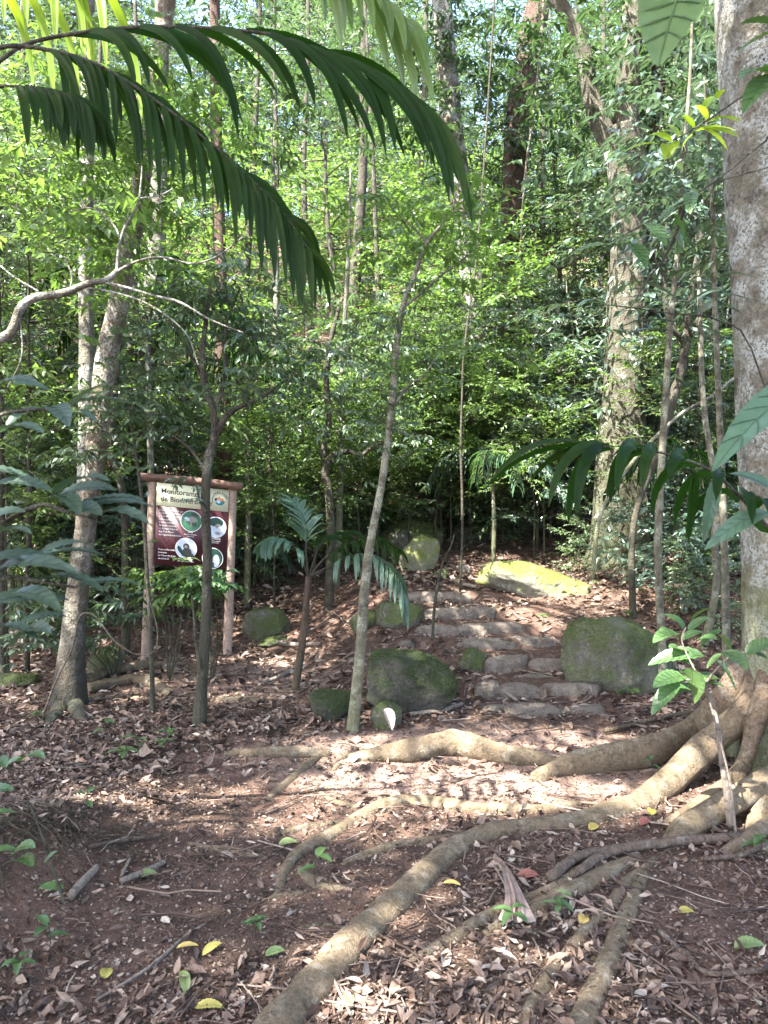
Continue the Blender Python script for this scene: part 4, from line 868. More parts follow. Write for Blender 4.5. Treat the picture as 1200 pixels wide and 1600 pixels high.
# palm at the right
tp = P(1290, 900, 2.35)
PB = palm("palm at the photo's right edge, one long frond arching before the forked trunk", (1.45, 2.4), tp, .03, 'dark')
frond(*PB, pts_([(1290, 900, 2.35), (1225, 850, 2.32), (1160, 780, 2.3), (1110, 735, 2.3), (1050, 712, 2.3), (980, 698, 2.3), (925, 700, 2.3)]), 7, lambda t: .30-.02*t, .040, 'palm', 11, grav=1.45, fwd=.35, rr=.007, t0=.22, up0=.2)
frond(*PB, pts_([(950, 697, 2.3), (935, 696, 2.3), (915, 694, 2.3)]), 2, lambda t: .34, .034, 'palm', 12, grav=.8, fwd=1.6, rr=.002, t0=.1, up0=.25)
mb = MB(); bigleaf(mb, P(1290, 590, 1.5), P(1112, 738, 1.35), .075, (0, -.5, 1), .08); mb.build("leaflet", LM['palmgrey'], PB[0], loc=PB[1])
for a, b, w_ in [((1200, 800, 2.2), (1100, 860, 2.15), .05), ((1215, 770, 2.2), (1140, 740, 2.3), .05), ((1120, 745, 2.25), (1098, 850, 2.25), .05), ((1085, 735, 2.25), (1075, 850, 2.3), .045)]:
    mb = MB(); bigleaf(mb, P(*a), P(*b), w_, (.3, -.8, .6), .08); mb.build("leaflet", LM['palmgrey' if w_ > .048 else 'palm'], PB[0], loc=PB[1])

# small red-stemmed palm
tp = P(482, 900, 6.0)
g = hit(466, 1058)
PC = palm("small palm with a dark red stem and broad fronds behind the spotted sapling", (g[0], 6.0), tp, .034, 'red')
frond(*PC, pts_([(482, 900, 6.0), (470, 870, 5.95), (455, 850, 5.9), (430, 842, 5.85), (412, 850, 5.8)]), 18, lambda t: .26-.08*t, .034, 'palmgrey', 21, grav=1.1, t0=.3, rr=.009)
frond(*PC, pts_([(482, 900, 6.0), (478, 860, 6.05), (480, 830, 6.1), (470, 800, 6.2), (455, 780, 6.3)]), 18, lambda t: .30-.12*t, .03, 'palmgrey', 22, grav=.25, t0=.35, fwd=.8, rr=.009)
frond(*PC, pts_([(484, 900, 6.0), (510, 870, 5.9), (545, 850, 5.8), (585, 840, 5.7), (620, 860, 5.6)]), 18, lambda t: .24-.07*t, .034, 'palm', 23, grav=1.0, t0=.3, rr=.009)
frond(*PC, pts_([(484, 900, 6.0), (515, 885, 5.8), (550, 868, 5.6), (590, 872, 5.5), (622, 905, 5.4), (632, 940, 5.4)]), 24, lambda t: .26-.05*t, .030, 'palmgrey', 24, grav=1.5, t0=.3, rr=.009)
frond(*PC, pts_([(483, 900, 6.0), (500, 850, 6.2), (520, 835, 6.4), (550, 830, 6.6)]), 14, lambda t: .24, .034, 'palm', 25, grav=.8, t0=.3, rr=.009)
# background palms with drooping fronds
def bgpalm(px, d, h, label, seed, lm='palm', nf=9, fl=1.1, ll=.32, r_=.04):
    x = (px-600)/F*d; b = np.array([x, d, float(G(x, d))]); tp = b+[0, 0, h]
    pr = palm(label, (x, d), tp, r_, 'grey'); r = np.random.default_rng(seed)
    for q in range(nf):
        a = q*2.4+r.random(); e = np.array([math.cos(a), math.sin(a), 0]); up_ = r.uniform(.2, .55)
        frond(*pr, [tp, tp+e*fl*.35+[0, 0, fl*up_], tp+e*fl*.75+[0, 0, fl*up_*.8], tp+e*fl+[0, 0, fl*(up_-.45)]], 20, lambda t: ll*(1-.35*t), .03, lm, seed*10+q, grav=1.4, t0=.25, rr=.008, fwd=.6)
bgpalm(385, 8.3, 2.3, "palm with dark comb-like fronds hanging over the board's top right", 51, ll=.28, fl=.85)
bgpalm(232, 7.6, 3.0, "palm with dark drooping fronds behind the cream leaning trunk", 52, ll=.34)
bgpalm(770, 9.0, .9, "low palm with thin pale fronds at the foot of the red trunk", 53, 'palmgrey', 8, .8, .26, .03)
bgpalm(40, 8.4, 1.1, "low wide palm behind the left shrub leaves", 54, 'palmgrey', 9, 1.1, .32)
bgpalm(105, 10.5, 3.2, "broad-fronded palm high on the left slope", 55, 'palmgrey', 9, 1.4, .42)
bgpalm(330, 9.8, 2.6, "pale palm behind the board on the slope", 56, 'palmgrey', 9, 1.2, .36)
bgpalm(395, 9.0, .3, "tiny ground palm on the litter slope right of the board", 57, 'palmgrey', 7, .5, .18, .02)
bgpalm(1075, 7.6, 1.0, "small palm behind the thin right-hand stems", 58, 'palm', 8, .8, .28, .025)

# ------------------------------------------------------------------ near leaves at the left edge, a bush standing just outside the frame
def bush(label, base, leafsegs, wd, lm, stems, name="broadleaf_bush", d0=1.2, wood='dark', up=(0, -.35, 1)):
    b = np.array([base[0], base[1], float(G(base[0], base[1]))]); root = empty(name, b, label, "bush")
    for s in stems:
        mb = MB(); pts = [np.array(q[1:], float) if q[0] == 'w' else P(*q) for q in s]; tube(mb, spline(pts, 24), np.linspace(.006, .002, 24), 6, cap=False); mb.build("stem", BM[wood], root, loc=b)
    for q, (ax, ay, bx_, by_, *dd) in enumerate(leafsegs):
        da = dd[0] if dd else d0; mb = MB()
        a = P(ax, ay, da+.02*math.sin(q*2.1)); c = P(bx_, by_, da-.03+.09*math.sin(q*1.3))
        L = np.linalg.norm(c-a); bigleaf(mb, a, c, min(wd, L*.42)*(dd[1] if len(dd) > 1 else 1), (up[0]+.25*math.sin(q*3.1), up[1]+.2*math.sin(q*1.7), up[2]), .09); mb.build("leaf", LM[lm], root, loc=b)
    return root
bl = [(95, 655, 168, 600), (85, 640, 205, 630), (10, 668, 62, 635), (78, 638, 108, 668), (-20, 690, 70, 678), (150, 660, 118, 640), (-30, 735, 66, 760), (-10, 758, 82, 768), (85, 772, 172, 752), (88, 778, 125, 806), (90, 776, 182, 766), (105, 800, 240, 792), (118, 795, 226, 783),
      (140, 812, 234, 820), (105, 802, 160, 806), (60, 868, 132, 848), (60, 872, 162, 868), (-30, 878, 108, 888), (-30, 905, 126, 898), (60, 908, 162, 925), (120, 918, 226, 918), (-30, 948, 108, 938), (20, 928, 96, 955), (-30, 850, 50, 835), (-20, 610, 60, 600), (20, 600, 80, 612),
      (30, 975, 110, 965), (-20, 985, 60, 1000), (20, 1010, 80, 990), (-30, 820, 40, 800)]
bush("bush with long blue-green blades reaching in low at the photo's left edge", (-.95, 1.25), bl, .034, 'bluegreen',
     [[('w', -.95, 1.25, -.02), (-60, 1100, 1.22), (-70, 900, 1.2), (-60, 760, 1.2), (-20, 660, 1.2), (60, 640, 1.2), (95, 652, 1.2)], [(-70, 900, 1.2), (-10, 830, 1.2), (60, 790, 1.2), (105, 800, 1.2), (150, 812, 1.2)], [('w', -.95, 1.25, .1), (-70, 960, 1.2), (0, 905, 1.2), (60, 908, 1.2), (120, 918, 1.2)], [(-70, 900, 1.2), (-10, 880, 1.2), (60, 870, 1.2)]])
bush("seedling bush with flat dark leaves at the photo's left edge, by the soil mound", (-1.25, 2.4), [(-30, 1245, 22, 1235), (-20, 1275, 25, 1270), (-10, 1330, 28, 1328), (20, 1335, 55, 1325), (25, 1345, 52, 1355), (68, 1350, 90, 1330), (65, 1385, 90, 1385), (100, 1388, 60, 1388), (-10, 1190, 10, 1200), (30, 1190, 70, 1185), (10, 1195, 35, 1185)], .05, 'broad',
     [[('w', -1.25, 2.4, .15), (-40, 1300, 2.4), (0, 1260, 2.4)], [(100, 1410, 2.4), (60, 1290, 2.45), (20, 1195, 2.5)]], d0=2.4)
# right broad-leaved plant
bush("young plant with large ribbed light green leaves beside the big trunk's roots", (1.55, 3.35), [(1062, 1068, 1018, 1118, 3.3), (1080, 1045, 1085, 1100, 3.25, 1.5), (1066, 1060, 1100, 1090, 3.3), (1070, 1058, 1020, 1075, 3.35), (1130, 1018, 1168, 1048, 3.2, 1.4), (1128, 1022, 1104, 1045, 3.3), (1100, 1025, 1012, 1040, 3.4), (1165, 1022, 1215, 1005, 3.2, 1.3),
      (1160, 1020, 1200, 1030, 3.3), (1080, 1030, 1045, 1012, 3.5), (1090, 1055, 1062, 1050, 3.4), (1095, 1062, 1125, 1062, 3.4), (1105, 1068, 1135, 1075, 3.4), (1080, 1075, 1050, 1085, 3.5), (1060, 1000, 1030, 985, 3.6), (1065, 1000, 1100, 988, 3.6), (1070, 985, 1050, 960, 3.7), (1075, 985, 1110, 965, 3.7), (1090, 1000, 1120, 1000, 3.5), (1075, 1075, 1030, 1095, 3.4), (1085, 1040, 1050, 1030, 3.4), (1120, 1035, 1150, 1080, 3.3), (1095, 1010, 1130, 985, 3.6), (1060, 990, 1020, 1005, 3.7), (1140, 1015, 1120, 990, 3.4), (1105, 1060, 1085, 1085, 3.3), (1065, 975, 1035, 960, 3.8), (1080, 970, 1115, 950, 3.8)], .095, 'broad',
     [[('w', 1.55, 3.35, 0), (1140, 1220, 3.4), (1118, 1130, 3.35), (1100, 1070, 3.35), (1082, 1040, 3.3), (1065, 1000, 3.5), (1072, 980, 3.65)], [(1100, 1070, 3.35), (1075, 1062, 3.3), (1062, 1066, 3.3)], [(1100, 1070, 3.35), (1125, 1040, 3.3), (1150, 1022, 3.25), (1200, 1015, 3.2)]], wood='stick', name="young_plant")
# leaves hanging in at the top right
b_ = bush("leafy branches hanging in front of the big trunk from the photo's upper right corner", (2.6, 2.2), [(1085, -60, 1028, 105, 1.1, 1.9), (1230, 45, 1155, 38, 1.8), (1230, 45, 1150, 85, 1.8), (1215, 118, 1160, 178, 1.8), (1215, 120, 1155, 125, 1.8), (1220, 150, 1195, 160, 1.8)], .055, 'broad',
     [[('w', 2.6, 2.2, 0), ('w', 2.5, 2.1, 1.6), ('w', 2.2, 2.0, 2.9), (1300, 20, 1.9), (1225, 50, 1.8)], [('w', 2.2, 2.0, 2.9), (1300, 100, 1.9), (1215, 120, 1.8)], [('w', 2.2, 2.0, 2.9), (1300, -150, 1.5), (1150, -90, 1.2), (1085, -62, 1.1)]], name="leafy_branch")
b_ = bush("yellow-green backlit leafy twig crossing the forked trunk at the right", (2.9, 3.1), [(1115, 185, 1160, 193, 2.6), (1085, 205, 1155, 215, 2.6), (1105, 192, 1160, 188, 2.6), (1095, 200, 1137, 235, 2.6), (1090, 205, 1150, 205, 2.6), (1082, 210, 1065, 232, 2.6), (1070, 215, 1030, 205, 2.6), (1060, 220, 1045, 248, 2.6), (1050, 222, 1012, 212, 2.6), (1040, 225, 1038, 252, 2.6), (1030, 225, 975, 238, 2.6), (1060, 214, 1040, 195, 2.6), (1085, 200, 1065, 180, 2.6), (1105, 188, 1085, 165, 2.6), (1120, 155, 1132, 140, 2.6), (1100, 172, 1115, 150, 2.6)], .03, 'yellow',
     [[('w', 2.9, 3.1, 0), ('w', 2.8, 3.0, 1.6), ('w', 2.3, 2.8, 2.7), (1250, 110, 2.65), (1170, 145, 2.6), (1110, 185, 2.6), (1060, 215, 2.6), (1030, 225, 2.6)]], name="leafy_branch")
b_ = bush("long bare dark twig with a few pale and olive leaves slanting across the big trunk", (2.8, 2.9), [(1070, 320, 1030, 345, 3), (1045, 335, 1100, 300, 3), (1000, 365, 945, 390, 3), (985, 380, 1010, 420, 3, 1.3), (1010, 350, 1040, 385, 3, 1.3), (1050, 335, 1075, 390, 3, 1.3), (1060, 340, 1058, 400, 3, 1.3), (960, 385, 890, 400, 3), (1080, 300, 1078, 335, 3)], .055, 'broad',
     [[('w', 2.8, 2.9, 0), ('w', 2.7, 2.9, 1.5), (1290, 170, 3), (1200, 218, 3), (1115, 285, 3), (1040, 330, 3), (960, 375, 3), (900, 400, 3)], [('w', 2.7, 2.9, 1.5), (1300, 240, 3), (1200, 262, 3), (1115, 285, 3)], [(1070, 330, 3), (1040, 400, 3), (1010, 440, 3), (975, 500, 3)]], name="leafy_branch")
b_ = bush("flat spray of narrow silvery leaves in front of the forked trunk", (2.3, 3.9), [(1000, 428, 1050, 452, 3.4), (990, 440, 1060, 470, 3.4), (975, 455, 1040, 462, 3.4), (975, 465, 1050, 480, 3.4), (970, 485, 1045, 492, 3.4), (985, 508, 1068, 508, 3.4), (975, 525, 1060, 520, 3.4), (1130, 455, 1090, 468, 3.4), (1060, 440, 1110, 450, 3.4), (1125, 430, 1180, 435, 3.4), (1120, 460, 1180, 475, 3.4), (1110, 480, 1160, 492, 3.4), (1090, 510, 1135, 535, 3.4), (1060, 490, 1120, 450, 3.4, .8), (940, 470, 900, 480, 3.4), (955, 490, 905, 505, 3.4), (1010, 500, 960, 520, 3.4)], .035, 'grey',
     [[('w', 2.3, 3.9, 0), ('w', 2.1, 3.8, 1.2), (1180, 560, 3.5), (1120, 500, 3.4), (1050, 490, 3.4), (980, 480, 3.4), (940, 475, 3.4)]], name="leafy_branch", up=(0, -.2, 1))

# branch from the left with pale bark
bb = np.array([-2.5, 3.4, float(G(-2.5, 3.4))])
tl = empty("forest_tree", bb, "slim tree just outside the left edge sending a pale crooked branch into the view", "tree")
TL = (tl, bb)
mb = MB(); tube(mb, spline([bb-[0, 0, .1], bb+[.1, 0, 1.2], bb+[.05, 0, 2.2], bb+[-.1, .1, 4.2], bb+[0, .1, 6.5]], 50), np.linspace(.075, .045, 50), 14, bump=.1); mb.build("trunk", BM['grey'], tl, loc=bb)
ptsb = [([(-280, 620, 18), (-120, 570, 16), (0, 530, 15), (22, 510, 15), (32, 482, 14), (55, 465, 13), (100, 458, 12), (140, 442, 10), (165, 438, 9), (183, 424, 8)], 3.0), ([(183, 424, 6), (185, 395, 5), (190, 370, 5), (198, 350, 5), (215, 320, 4), (220, 290, 3), (222, 260, 2)], 3.0), ([(183, 424, 5), (215, 408, 4), (255, 402, 4), (300, 412, 3), (340, 400, 3), (380, 370, 2)], 3.0),
        ([(160, 440, 5), (200, 450, 4), (240, 462, 4), (280, 472, 4), (330, 500, 3), (380, 520, 2)], 3.0), ([(140, 450, 4), (190, 460, 3), (240, 480, 3), (290, 520, 2), (310, 570, 2)], 3.0), ([(186, 370, 4), (180, 355, 3), (160, 335, 3), (140, 325, 2), (110, 330, 2)], 3.0), ([(0, 415, 3), (25, 435, 3), (60, 455, 3)], 3.0), ([(30, 485, 3), (35, 540, 3), (30, 570, 3), (12, 605, 2)], 3.0), ([(220, 310, 3), (250, 305, 2), (270, 295, 2)], 3.0), ([(110, 455, 4), (112, 430, 3), (100, 400, 2)], 3.0)]
twigs(tl, bb, ptsb, 'pale')
T20 = simple("thin leafy treelet standing just in front of the cream leaning trunk", [(238, 1088, 8), (236, 1000, 7), (230, 900, 6), (224, 800, 6), (214, 720, 5), (205, 660, 4), (200, 610, 3)], 5.3, 'dark', 24, br=[([(214, 720, 4), (185, 690, 3), (150, 660, 2)], 5.3), ([(210, 690, 4), (240, 650, 3), (265, 620, 2)], 5.3)])
spray(T20, [(150, 655, 5.2), (185, 620, 5.2), (230, 650, 5.2), (170, 690, 5.2), (262, 610, 5.2), (130, 600, 5.2), (210, 575, 5.2), (290, 640, 5.3), (120, 700, 5.2), (170, 640, 5.3)], 900, .06, .025, 'under', 62, .13)
spray(T5, [(150, 200, 5.1), (215, 180, 5.1), (250, 230, 5.2), (120, 140, 5.3), (180, 110, 5.3), (190, 260, 5.1), (240, 310, 5.1), (60, 180, 5.3), (300, 270, 5.3), (90, 60, 5.6), (330, 180, 5.5), (200, 330, 5), (160, 370, 5), (280, 120, 5.6), (40, 300, 5.4), (380, 260, 5.8), (215, 90, 5.1), (235, 150, 5.1), (180, 420, 5.0), (210, 380, 5.0), (130, 240, 5.2), (140, 330, 5.2)], 2600, .08, .034, 'bright', 63, .24)
spray(T10, [(605, 690, 5.0), (612, 620, 5.0), (620, 540, 5.0), (590, 580, 5.1), (650, 560, 5.1), (640, 640, 5.1), (632, 470, 5.0), (580, 650, 5.1), (600, 500, 5.1)], 650, .055, .024, 'under', 64, .17)
spray(TL, [(222, 260, 3), (160, 300, 3), (110, 330, 3), (270, 295, 3), (380, 370, 3), (340, 395, 3), (300, 420, 3), (380, 520, 3), (60, 330, 3.2), (30, 280, 3.2), (100, 240, 3.3), (330, 330, 3.2), (280, 360, 3), (20, 380, 3.1)], 330, .062, .027, 'bright', 61, .11)
for lab, pts, d, mt in [("thin looping liana hanging left of the board", [(60, 1140, 4), (85, 1070, 3), (112, 1015, 3), (126, 962, 3), (150, 965, 2), (178, 1000, 3), (212, 1022, 2), (240, 1018, 2), (246, 985, 2), (232, 930, 2)], 5.2, 'drystick'),
                        ("slender dark liana dropping straight down before the red trunk", [(719, 925, 4), (722, 850, 4), (722, 770, 4), (720, 700, 4), (722, 620, 3), (726, 540, 3), (745, 400, 3), (760, 200, 3), (775, -40, 3)], 7.5, 'dark'),
                        ("pale aerial vine hanging beside the reddish-brown trunk's top", [(800, 700, 4), (806, 560, 4), (812, 420, 4), (820, 280, 4), (838, 140, 4), (850, 0, 4), (855, -100, 4)], 10.5, 'lit'),
                        ("pale straight leaning stem behind the right-hand frond", [(925, 905, 8), (940, 800, 6), (990, 720, 6), (1060, 650, 5), (1110, 620, 4), (1160, 580, 4)], 6.5, 'pale'),
                        ("bare bent twig rising in front of the steps", [(676, 1000, 5), (678, 960, 5), (683, 920, 4), (692, 880, 3), (706, 850, 2), (710, 835, 2)], 6.2, 'dark'),
                        ("forked dry stick standing before the big trunk's roots", [(1142, 1290, 13), (1136, 1240, 11), (1128, 1190, 9), (1120, 1130, 8), (1112, 1100, 7), (1098, 1060, 5)], 3.45, 'stick')]:
    p, r_ = px_path(pts, d)
    mb = MB(); u = np.linspace(0, len(p)-1, 60); tube(mb, spline(p, 60), np.interp(u, np.arange(len(p)), r_), 7, bump=.08)
    nm = "dry_stick" if "stick" in lab else ("bare_twig" if "twig" in lab or "stem" in lab else "liana")
    tag(mb.build(nm, BM[mt], loc=p[0]), lab, nm.split('_')[-1])

# ------------------------------------------------------------------ small things lying on the ground
def gstick(pts, label, name="fallen_stick", mt='stick', seed=0):
    p = []; rr = []
    for px, py, wd in pts:
        g = hit(px, py); r_ = wd/2*g[1]/F; p.append(g+[0, 0, r_*.9+.008]); rr.append(r_)
    u = np.linspace(0, len(p)-1, 24); mb = MB(); tube(mb, spline(p, 24), np.interp(u, np.arange(len(p)), rr), 9, bump=.16, seed=seed, bfreq=20)
    tag(mb.build(name, BM[mt], loc=p[0]), label, "stick")
gstick([(110, 1415, 14), (125, 1395, 14), (152, 1366, 10)], "short thick broken branch lying left of the bare soil", seed=1)
gstick([(190, 1387, 9), (225, 1372, 9), (257, 1354, 7)], "flat grey dry stick on the bare soil", seed=2)
gstick([(190, 1375, 5), (203, 1347, 4)], "tiny stick crossing the end of the flat grey one", seed=3)
gstick([(140, 1330, 6), (190, 1322, 7), (250, 1312, 5)], "dark straight stick at the edge of the sunlit litter", seed=4, mt='drystick')
gstick([(860, 1382, 18), (900, 1352, 16), (950, 1342, 15), (1000, 1332, 16), (1060, 1326, 16), (1155, 1318, 14)], "dark fallen branch lying across roots under the big trunk", name="fallen_branch", seed=5, mt='drystick')
gstick([(905, 1372, 14), (935, 1350, 15), (970, 1335, 12)], "short dark stick on the double root", seed=6, mt='drystick')
gstick([(1200, 1325, 9), (1160, 1345, 9), (1100, 1352, 7)], "stick at the photo's right edge beyond the fallen branch", seed=7, mt='drystick')
gstick([(1030, 1465, 8), (1070, 1500, 9), (1110, 1530, 9), (1200, 1525, 8)], "long curved twig in the lower right soil", seed=8, mt='drystick')
gstick([(640, 1122, 7), (690, 1116, 8), (722, 1106, 7)], "grey stick lying below the dark block boulder", seed=9)
gstick([(750, 1068, 6), (780, 1085, 6), (808, 1100, 5)], "thin pale stick slanting down the lower steps", seed=10)
gstick([(880, 1020, 7), (886, 1035, 7), (892, 1050, 6)], "short stick against the left of the large rounded boulder", seed=11)
gstick([(945, 1148, 7), (990, 1138, 7), (1060, 1122, 8), (1130, 1118, 9)], "long brown branch lying behind the big trunk's roots", name="fallen_branch", seed=12, mt='red')
gstick([(410, 1000, 6), (450, 1012, 8), (500, 1010, 6)], "low root-like stick across the path by the pointed boulder", seed=13)
gstick([(405, 1075, 6), (440, 1060, 6), (462, 1048, 6)], "pale stick leading to the foot of the small palm", seed=14)
gstick([(600, 1192, 5), (640, 1178, 6), (665, 1166, 4)], "sunlit thin stick resting on the pale root across the trail", seed=15)
gstick([(705, 905, 5), (715, 915, 6), (745, 922, 6)], "bent brown stick left of the long mossy boulder", seed=16)
gstick([(150, 1572, 4), (235, 1520, 6), (290, 1470, 5), (322, 1452, 3)], "thin branching stick in the bottom left litter", seed=17)
gstick([(1010, 1300, 4), (1030, 1255, 3), (1040, 1225, 3)], "thin twig leaning beside the main root", seed=18, mt='drystick')
def gleaf(px, py, L, W, ang, lm, label, curl=.12, name="fallen_leaf", z=.012):
    L *= .8; W *= .85; g = hit(px, py)+[0, 0, z]; a = math.radians(ang); d = np.array([math.cos(a), math.sin(a), .06])*L/2
    mb = MB(); bigleaf(mb, g-d, g+d, W, (.15, -.2, 1), curl); tag(mb.build(name, LM[lm] if lm in LM else DEAD, loc=g), label, "leaf")
gleaf(332, 1490, .10, .035, 50, 'fallyellow', "bright yellow leaf pointing up-right on the bare soil"); gleaf(293, 1488, .09, .025, 5, 'fallyellow', "narrow yellow leaf left of the brightest one")
gleaf(166, 1530, .06, .045, 100, 'fallyellow', "round yellow leaf in the dark lower-left litter"); gleaf(327, 1588, .11, .04, -5, 'fallyellow', "yellow leaf at the bottom edge of the photo")
gleaf(706, 1390, .09, .03, -20, 'fallyellow', "yellow leaf between the main root and the dry palm sheath"); gleaf(928, 1300, .08, .05, 40, 'fallyellow', "yellow leaf just under the sunlit main root")
gleaf(1018, 1275, .08, .05, 70, 'fallyellow', "yellow leaf in the hollow beside the buttress root"); gleaf(1072, 1432, .07, .04, 0, 'fallyellow', "small yellow leaf in the lower right soil"); gleaf(912, 1446, .07, .045, 60, 'fallyellow', "yellow leaf beside the two diverging roots")
gleaf(288, 1545, .14, .04, 110, 'fallgreen', "pale green fallen leaf near the bottom edge"); gleaf(450, 1325, .10, .05, 10, 'fallgreen', "greenish leaf at the left end of the thin root"); gleaf(230, 1375, .10, .045, 20, 'fallgreen', "grey-green leaf by the flat grey stick")
gleaf(880, 1290+120, .10, .05, 200, 'fallgreen', "dull green leaf over the double root"); gleaf(826, 1375, .11, .06, 5, 'fallred', "rust red leaf above the double root"); gleaf(1008, 1290, .09, .05, 30, 'fallred', "red leaf in the hollow beside the buttress root")
gleaf(430, 1497, .08, .04, 20, 'fallgreen', "small green leaf left of the main root"); gleaf(545, 1575, .07, .04, 80, 'fallgreen', "small green leaf under the main root's lower end"); gleaf(1172, 1485, .13, .06, 0, 'fallgreen', "olive leaf in the lower right corner")
# dry palm sheath
g0 = hit(783, 1352); g1 = hit(805, 1430); g2 = hit(808, 1455)
root = empty("palm_sheath", g1, "dry pinkish palm sheath with a long pointed tail, fanned out on the soil", "palm sheath")
mb = MB()
for s, wd in ((-.5, .02), (0, .03), (.5, .02)):
    blade(mb, spline([g0+[0, 0, .02], (g0+g1)/2+[.012*s, 0, .05], g1+[.03*s, 0, .05], g2+[.07*s, 0, .02]], 14), np.linspace(.006, .055, 14), (s*.8, -.5, 1), 0, .3)
m_, t_, b_, o_ = mat("dry_sheath"); n_ = noise(t_, 20, 4, .6); t_.links.new(ramp(t_, n_, [(.3, (.17, .11, .085)), (.7, (.33, .25, .21))]), b_.inputs['Base Color']); b_.inputs['Roughness'].default_value = .6
mb.build("sheath", m_, root, loc=g1)
mb = MB(); tube(mb, spline([g0+[-.04, 0, .015], (g0+g1)/2+[-.02, 0, .03], g1+[0, 0, .03]], 14), .005, 6); mb.build("stalk", BM['stick'], root, loc=g1)
root = empty("dry_leaf", hit(606, 1138), "curled white dry leaf against the small grey boulder", "leaf"); g = np.array(root.location)
mb = MB(); bigleaf(mb, P(600, 1108, 4.7), P(612, 1142, 4.65), .07, (.6, -1, .3), .1, fold=.5); m2 = plain("pale_dry", (.24, .19, .165), .6); mb.build("blade", m2, root, loc=g)
mb = MB(); r = np.random.default_rng(5); c0 = np.array([-1.42, 2.8])
for q in range(90):
    a = r.random()*6.28; l = r.uniform(.12, .4); t = np.linspace(0, 1, 8); st = c0+r.normal(0, .14, 2)*[1, 1.8]; x_ = st[0]+np.cos(a)*l*t+np.cumsum(r.normal(0, .012, 8)); y_ = st[1]+np.sin(a)*l*t+np.cumsum(r.normal(0, .012, 8))
    tube(mb, spline(np.stack([x_, y_, G(x_, y_)+.004+.012*np.sin(t*3.1)+.02*r.random()], -1), 16), r.uniform(.0012, .004), 5, cap=False)
tag(mb.build("root_mat", BM['red'], loc=(c0[0], c0[1], float(G(*c0)))), "tangled reddish fibrous roots matting the dark soil mound at the left edge", "roots", kind="stuff")
# seedlings on the litter
def seedling(s, n, L):
    root = empty("seedling", (0, 0, 0), "seedling", "seedling"); r = np.random.default_rng(s)
    mb = MB(); h = .10+.08*r.random(); tube(mb, spline([(0, 0, -.02), (.01, 0, h*.5), (0, .01, h)], 8), .0022, 5); mb.build("stem", BM['dark'], root)
    for q in range(n):
        a = q*6.28/n+r.normal(0, .3); hh = h*(.55+.45*r.random()); e = np.array([math.cos(a), math.sin(a), .15*r.normal()]); mb = MB(); bigleaf(mb, (0, 0, hh), np.array([0, 0, hh])+e*L*(.7+.5*r.random()), L*.40, (0, 0, 1), .12, n=6); mb.build("leaf", LM['broad'], root)
    return root
SD = [seedling(1, 3, .10), seedling(2, 5, .09), seedling(3, 7, .08)]
sdl = [(195, 1200, 1, "seedling with narrow leaves in the sunlit litter at the left"), (215, 1190, 0, "three-leaved seedling right of the narrow-leaved one"), (262, 1165, 2, "seedling tuft between the board's posts and the litter"), (255, 1180, 2, "dark low seedling tuft in the left litter"), (135, 1275, 0, "pale green seedling above the soil mound"),
       (75, 1497, 0, "teal seedling low in the dark left litter"), (30, 1540, 1, "light green seedling in the bottom left corner"), (590, 1110, 1, "light green seedling at the spotted sapling's foot"), (640, 1100, 1, "seedling in front of the dark block boulder"), (1018, 1215, 0, "seedling against the tall root wall"), (848, 975, 1, "small seedling on the upper trail"),
       (965, 1095, 2, "seedling under the large rounded boulder"), (985, 1098, 1, "light seedling right of the one under the large boulder"), (400, 1465, 2, "tiny dark sprout on the bare soil"), (875, 1440, 1, "green sprout by the double root"), (800, 1462, 1, "flat green sprout near the dry palm sheath"), (455, 905, 1, "seedling on the slope left of the small palm"), (495, 1390, 0, "seedling beside the short thick root stub"),
       (1188, 1345, 2, "seedling at the photo's right edge below the buttress"), (980, 970, 2, "seedling on the slope above the large boulder"), (930, 920, 1, "seedling right of the long mossy boulder"), (1000, 935, 2, "seedling at the forked tree's foot"), (165, 1160, 0, "seedling near the dark rooted base"), (60, 1130, 2, "seedling left of the dark rooted base"), (480, 915, 0, "sprig on the slope beside the red palm stem")]
for q, (px, py, v, lab) in enumerate(sdl):
    g = hit(px, py); first = q in (0, 1, 2); 
    o = SD[v]
    if not o.get("used"): o["used"] = 1; o.location = tuple(g); o.rotation_euler = (0, 0, q*1.3); o["label"] = lab; o["group"] = "seedlings in the litter"
    else: copy_tree(o, g, q*1.3, .6+.35*rnd.random(), lab, "seedlings in the litter")
for o in SD: del o["used"]

# ------------------------------------------------------------------ the information board
def text_mesh(s, size, bold=0.0):
    cu = bpy.data.curves.new("t", 'FONT'); cu.body = s; cu.size = size; cu.offset = bold; cu.resolution_u = 3
    ob = bpy.data.objects.new("t", cu); me = bpy.data.meshes.new_from_object(ob)
    v = np.array([q.co[:] for q in me.vertices]).reshape(-1, 3); f = [np.array([list(p.vertices)]) for p in me.polygons]
    bpy.data.objects.remove(ob); bpy.data.curves.remove(cu); bpy.data.meshes.remove(me); return v, f
S = {k: plain("sign_"+k, c, .45) for k, c in dict(cream=(.74, .72, .50), maroon=(.055, .014, .018), ink=(.05, .03, .03), white=(.75, .72, .68), green=(.03, .12, .07), darkgreen=(.012, .045, .03), fur=(.24, .21, .19), furdark=(.035, .033, .03), skygrey=(.50, .54, .60), leafg=(.05, .16, .08), orange=(.68, .30, .06), blue=(.45, .55, .75), teal=(.01, .16, .15), rust=(.62, .22, .10), photo=(.42, .47, .55)).items()}
m_, t_, b_, o_ = mat("post_wood"); tc = node(t_, "ShaderNodeTexCoord"); mp = node(t_, "ShaderNodeMapping"); mp.inputs['Scale'].default_value = (14, 14, 30); t_.links.new(tc.outputs['Object'], mp.inputs[0])
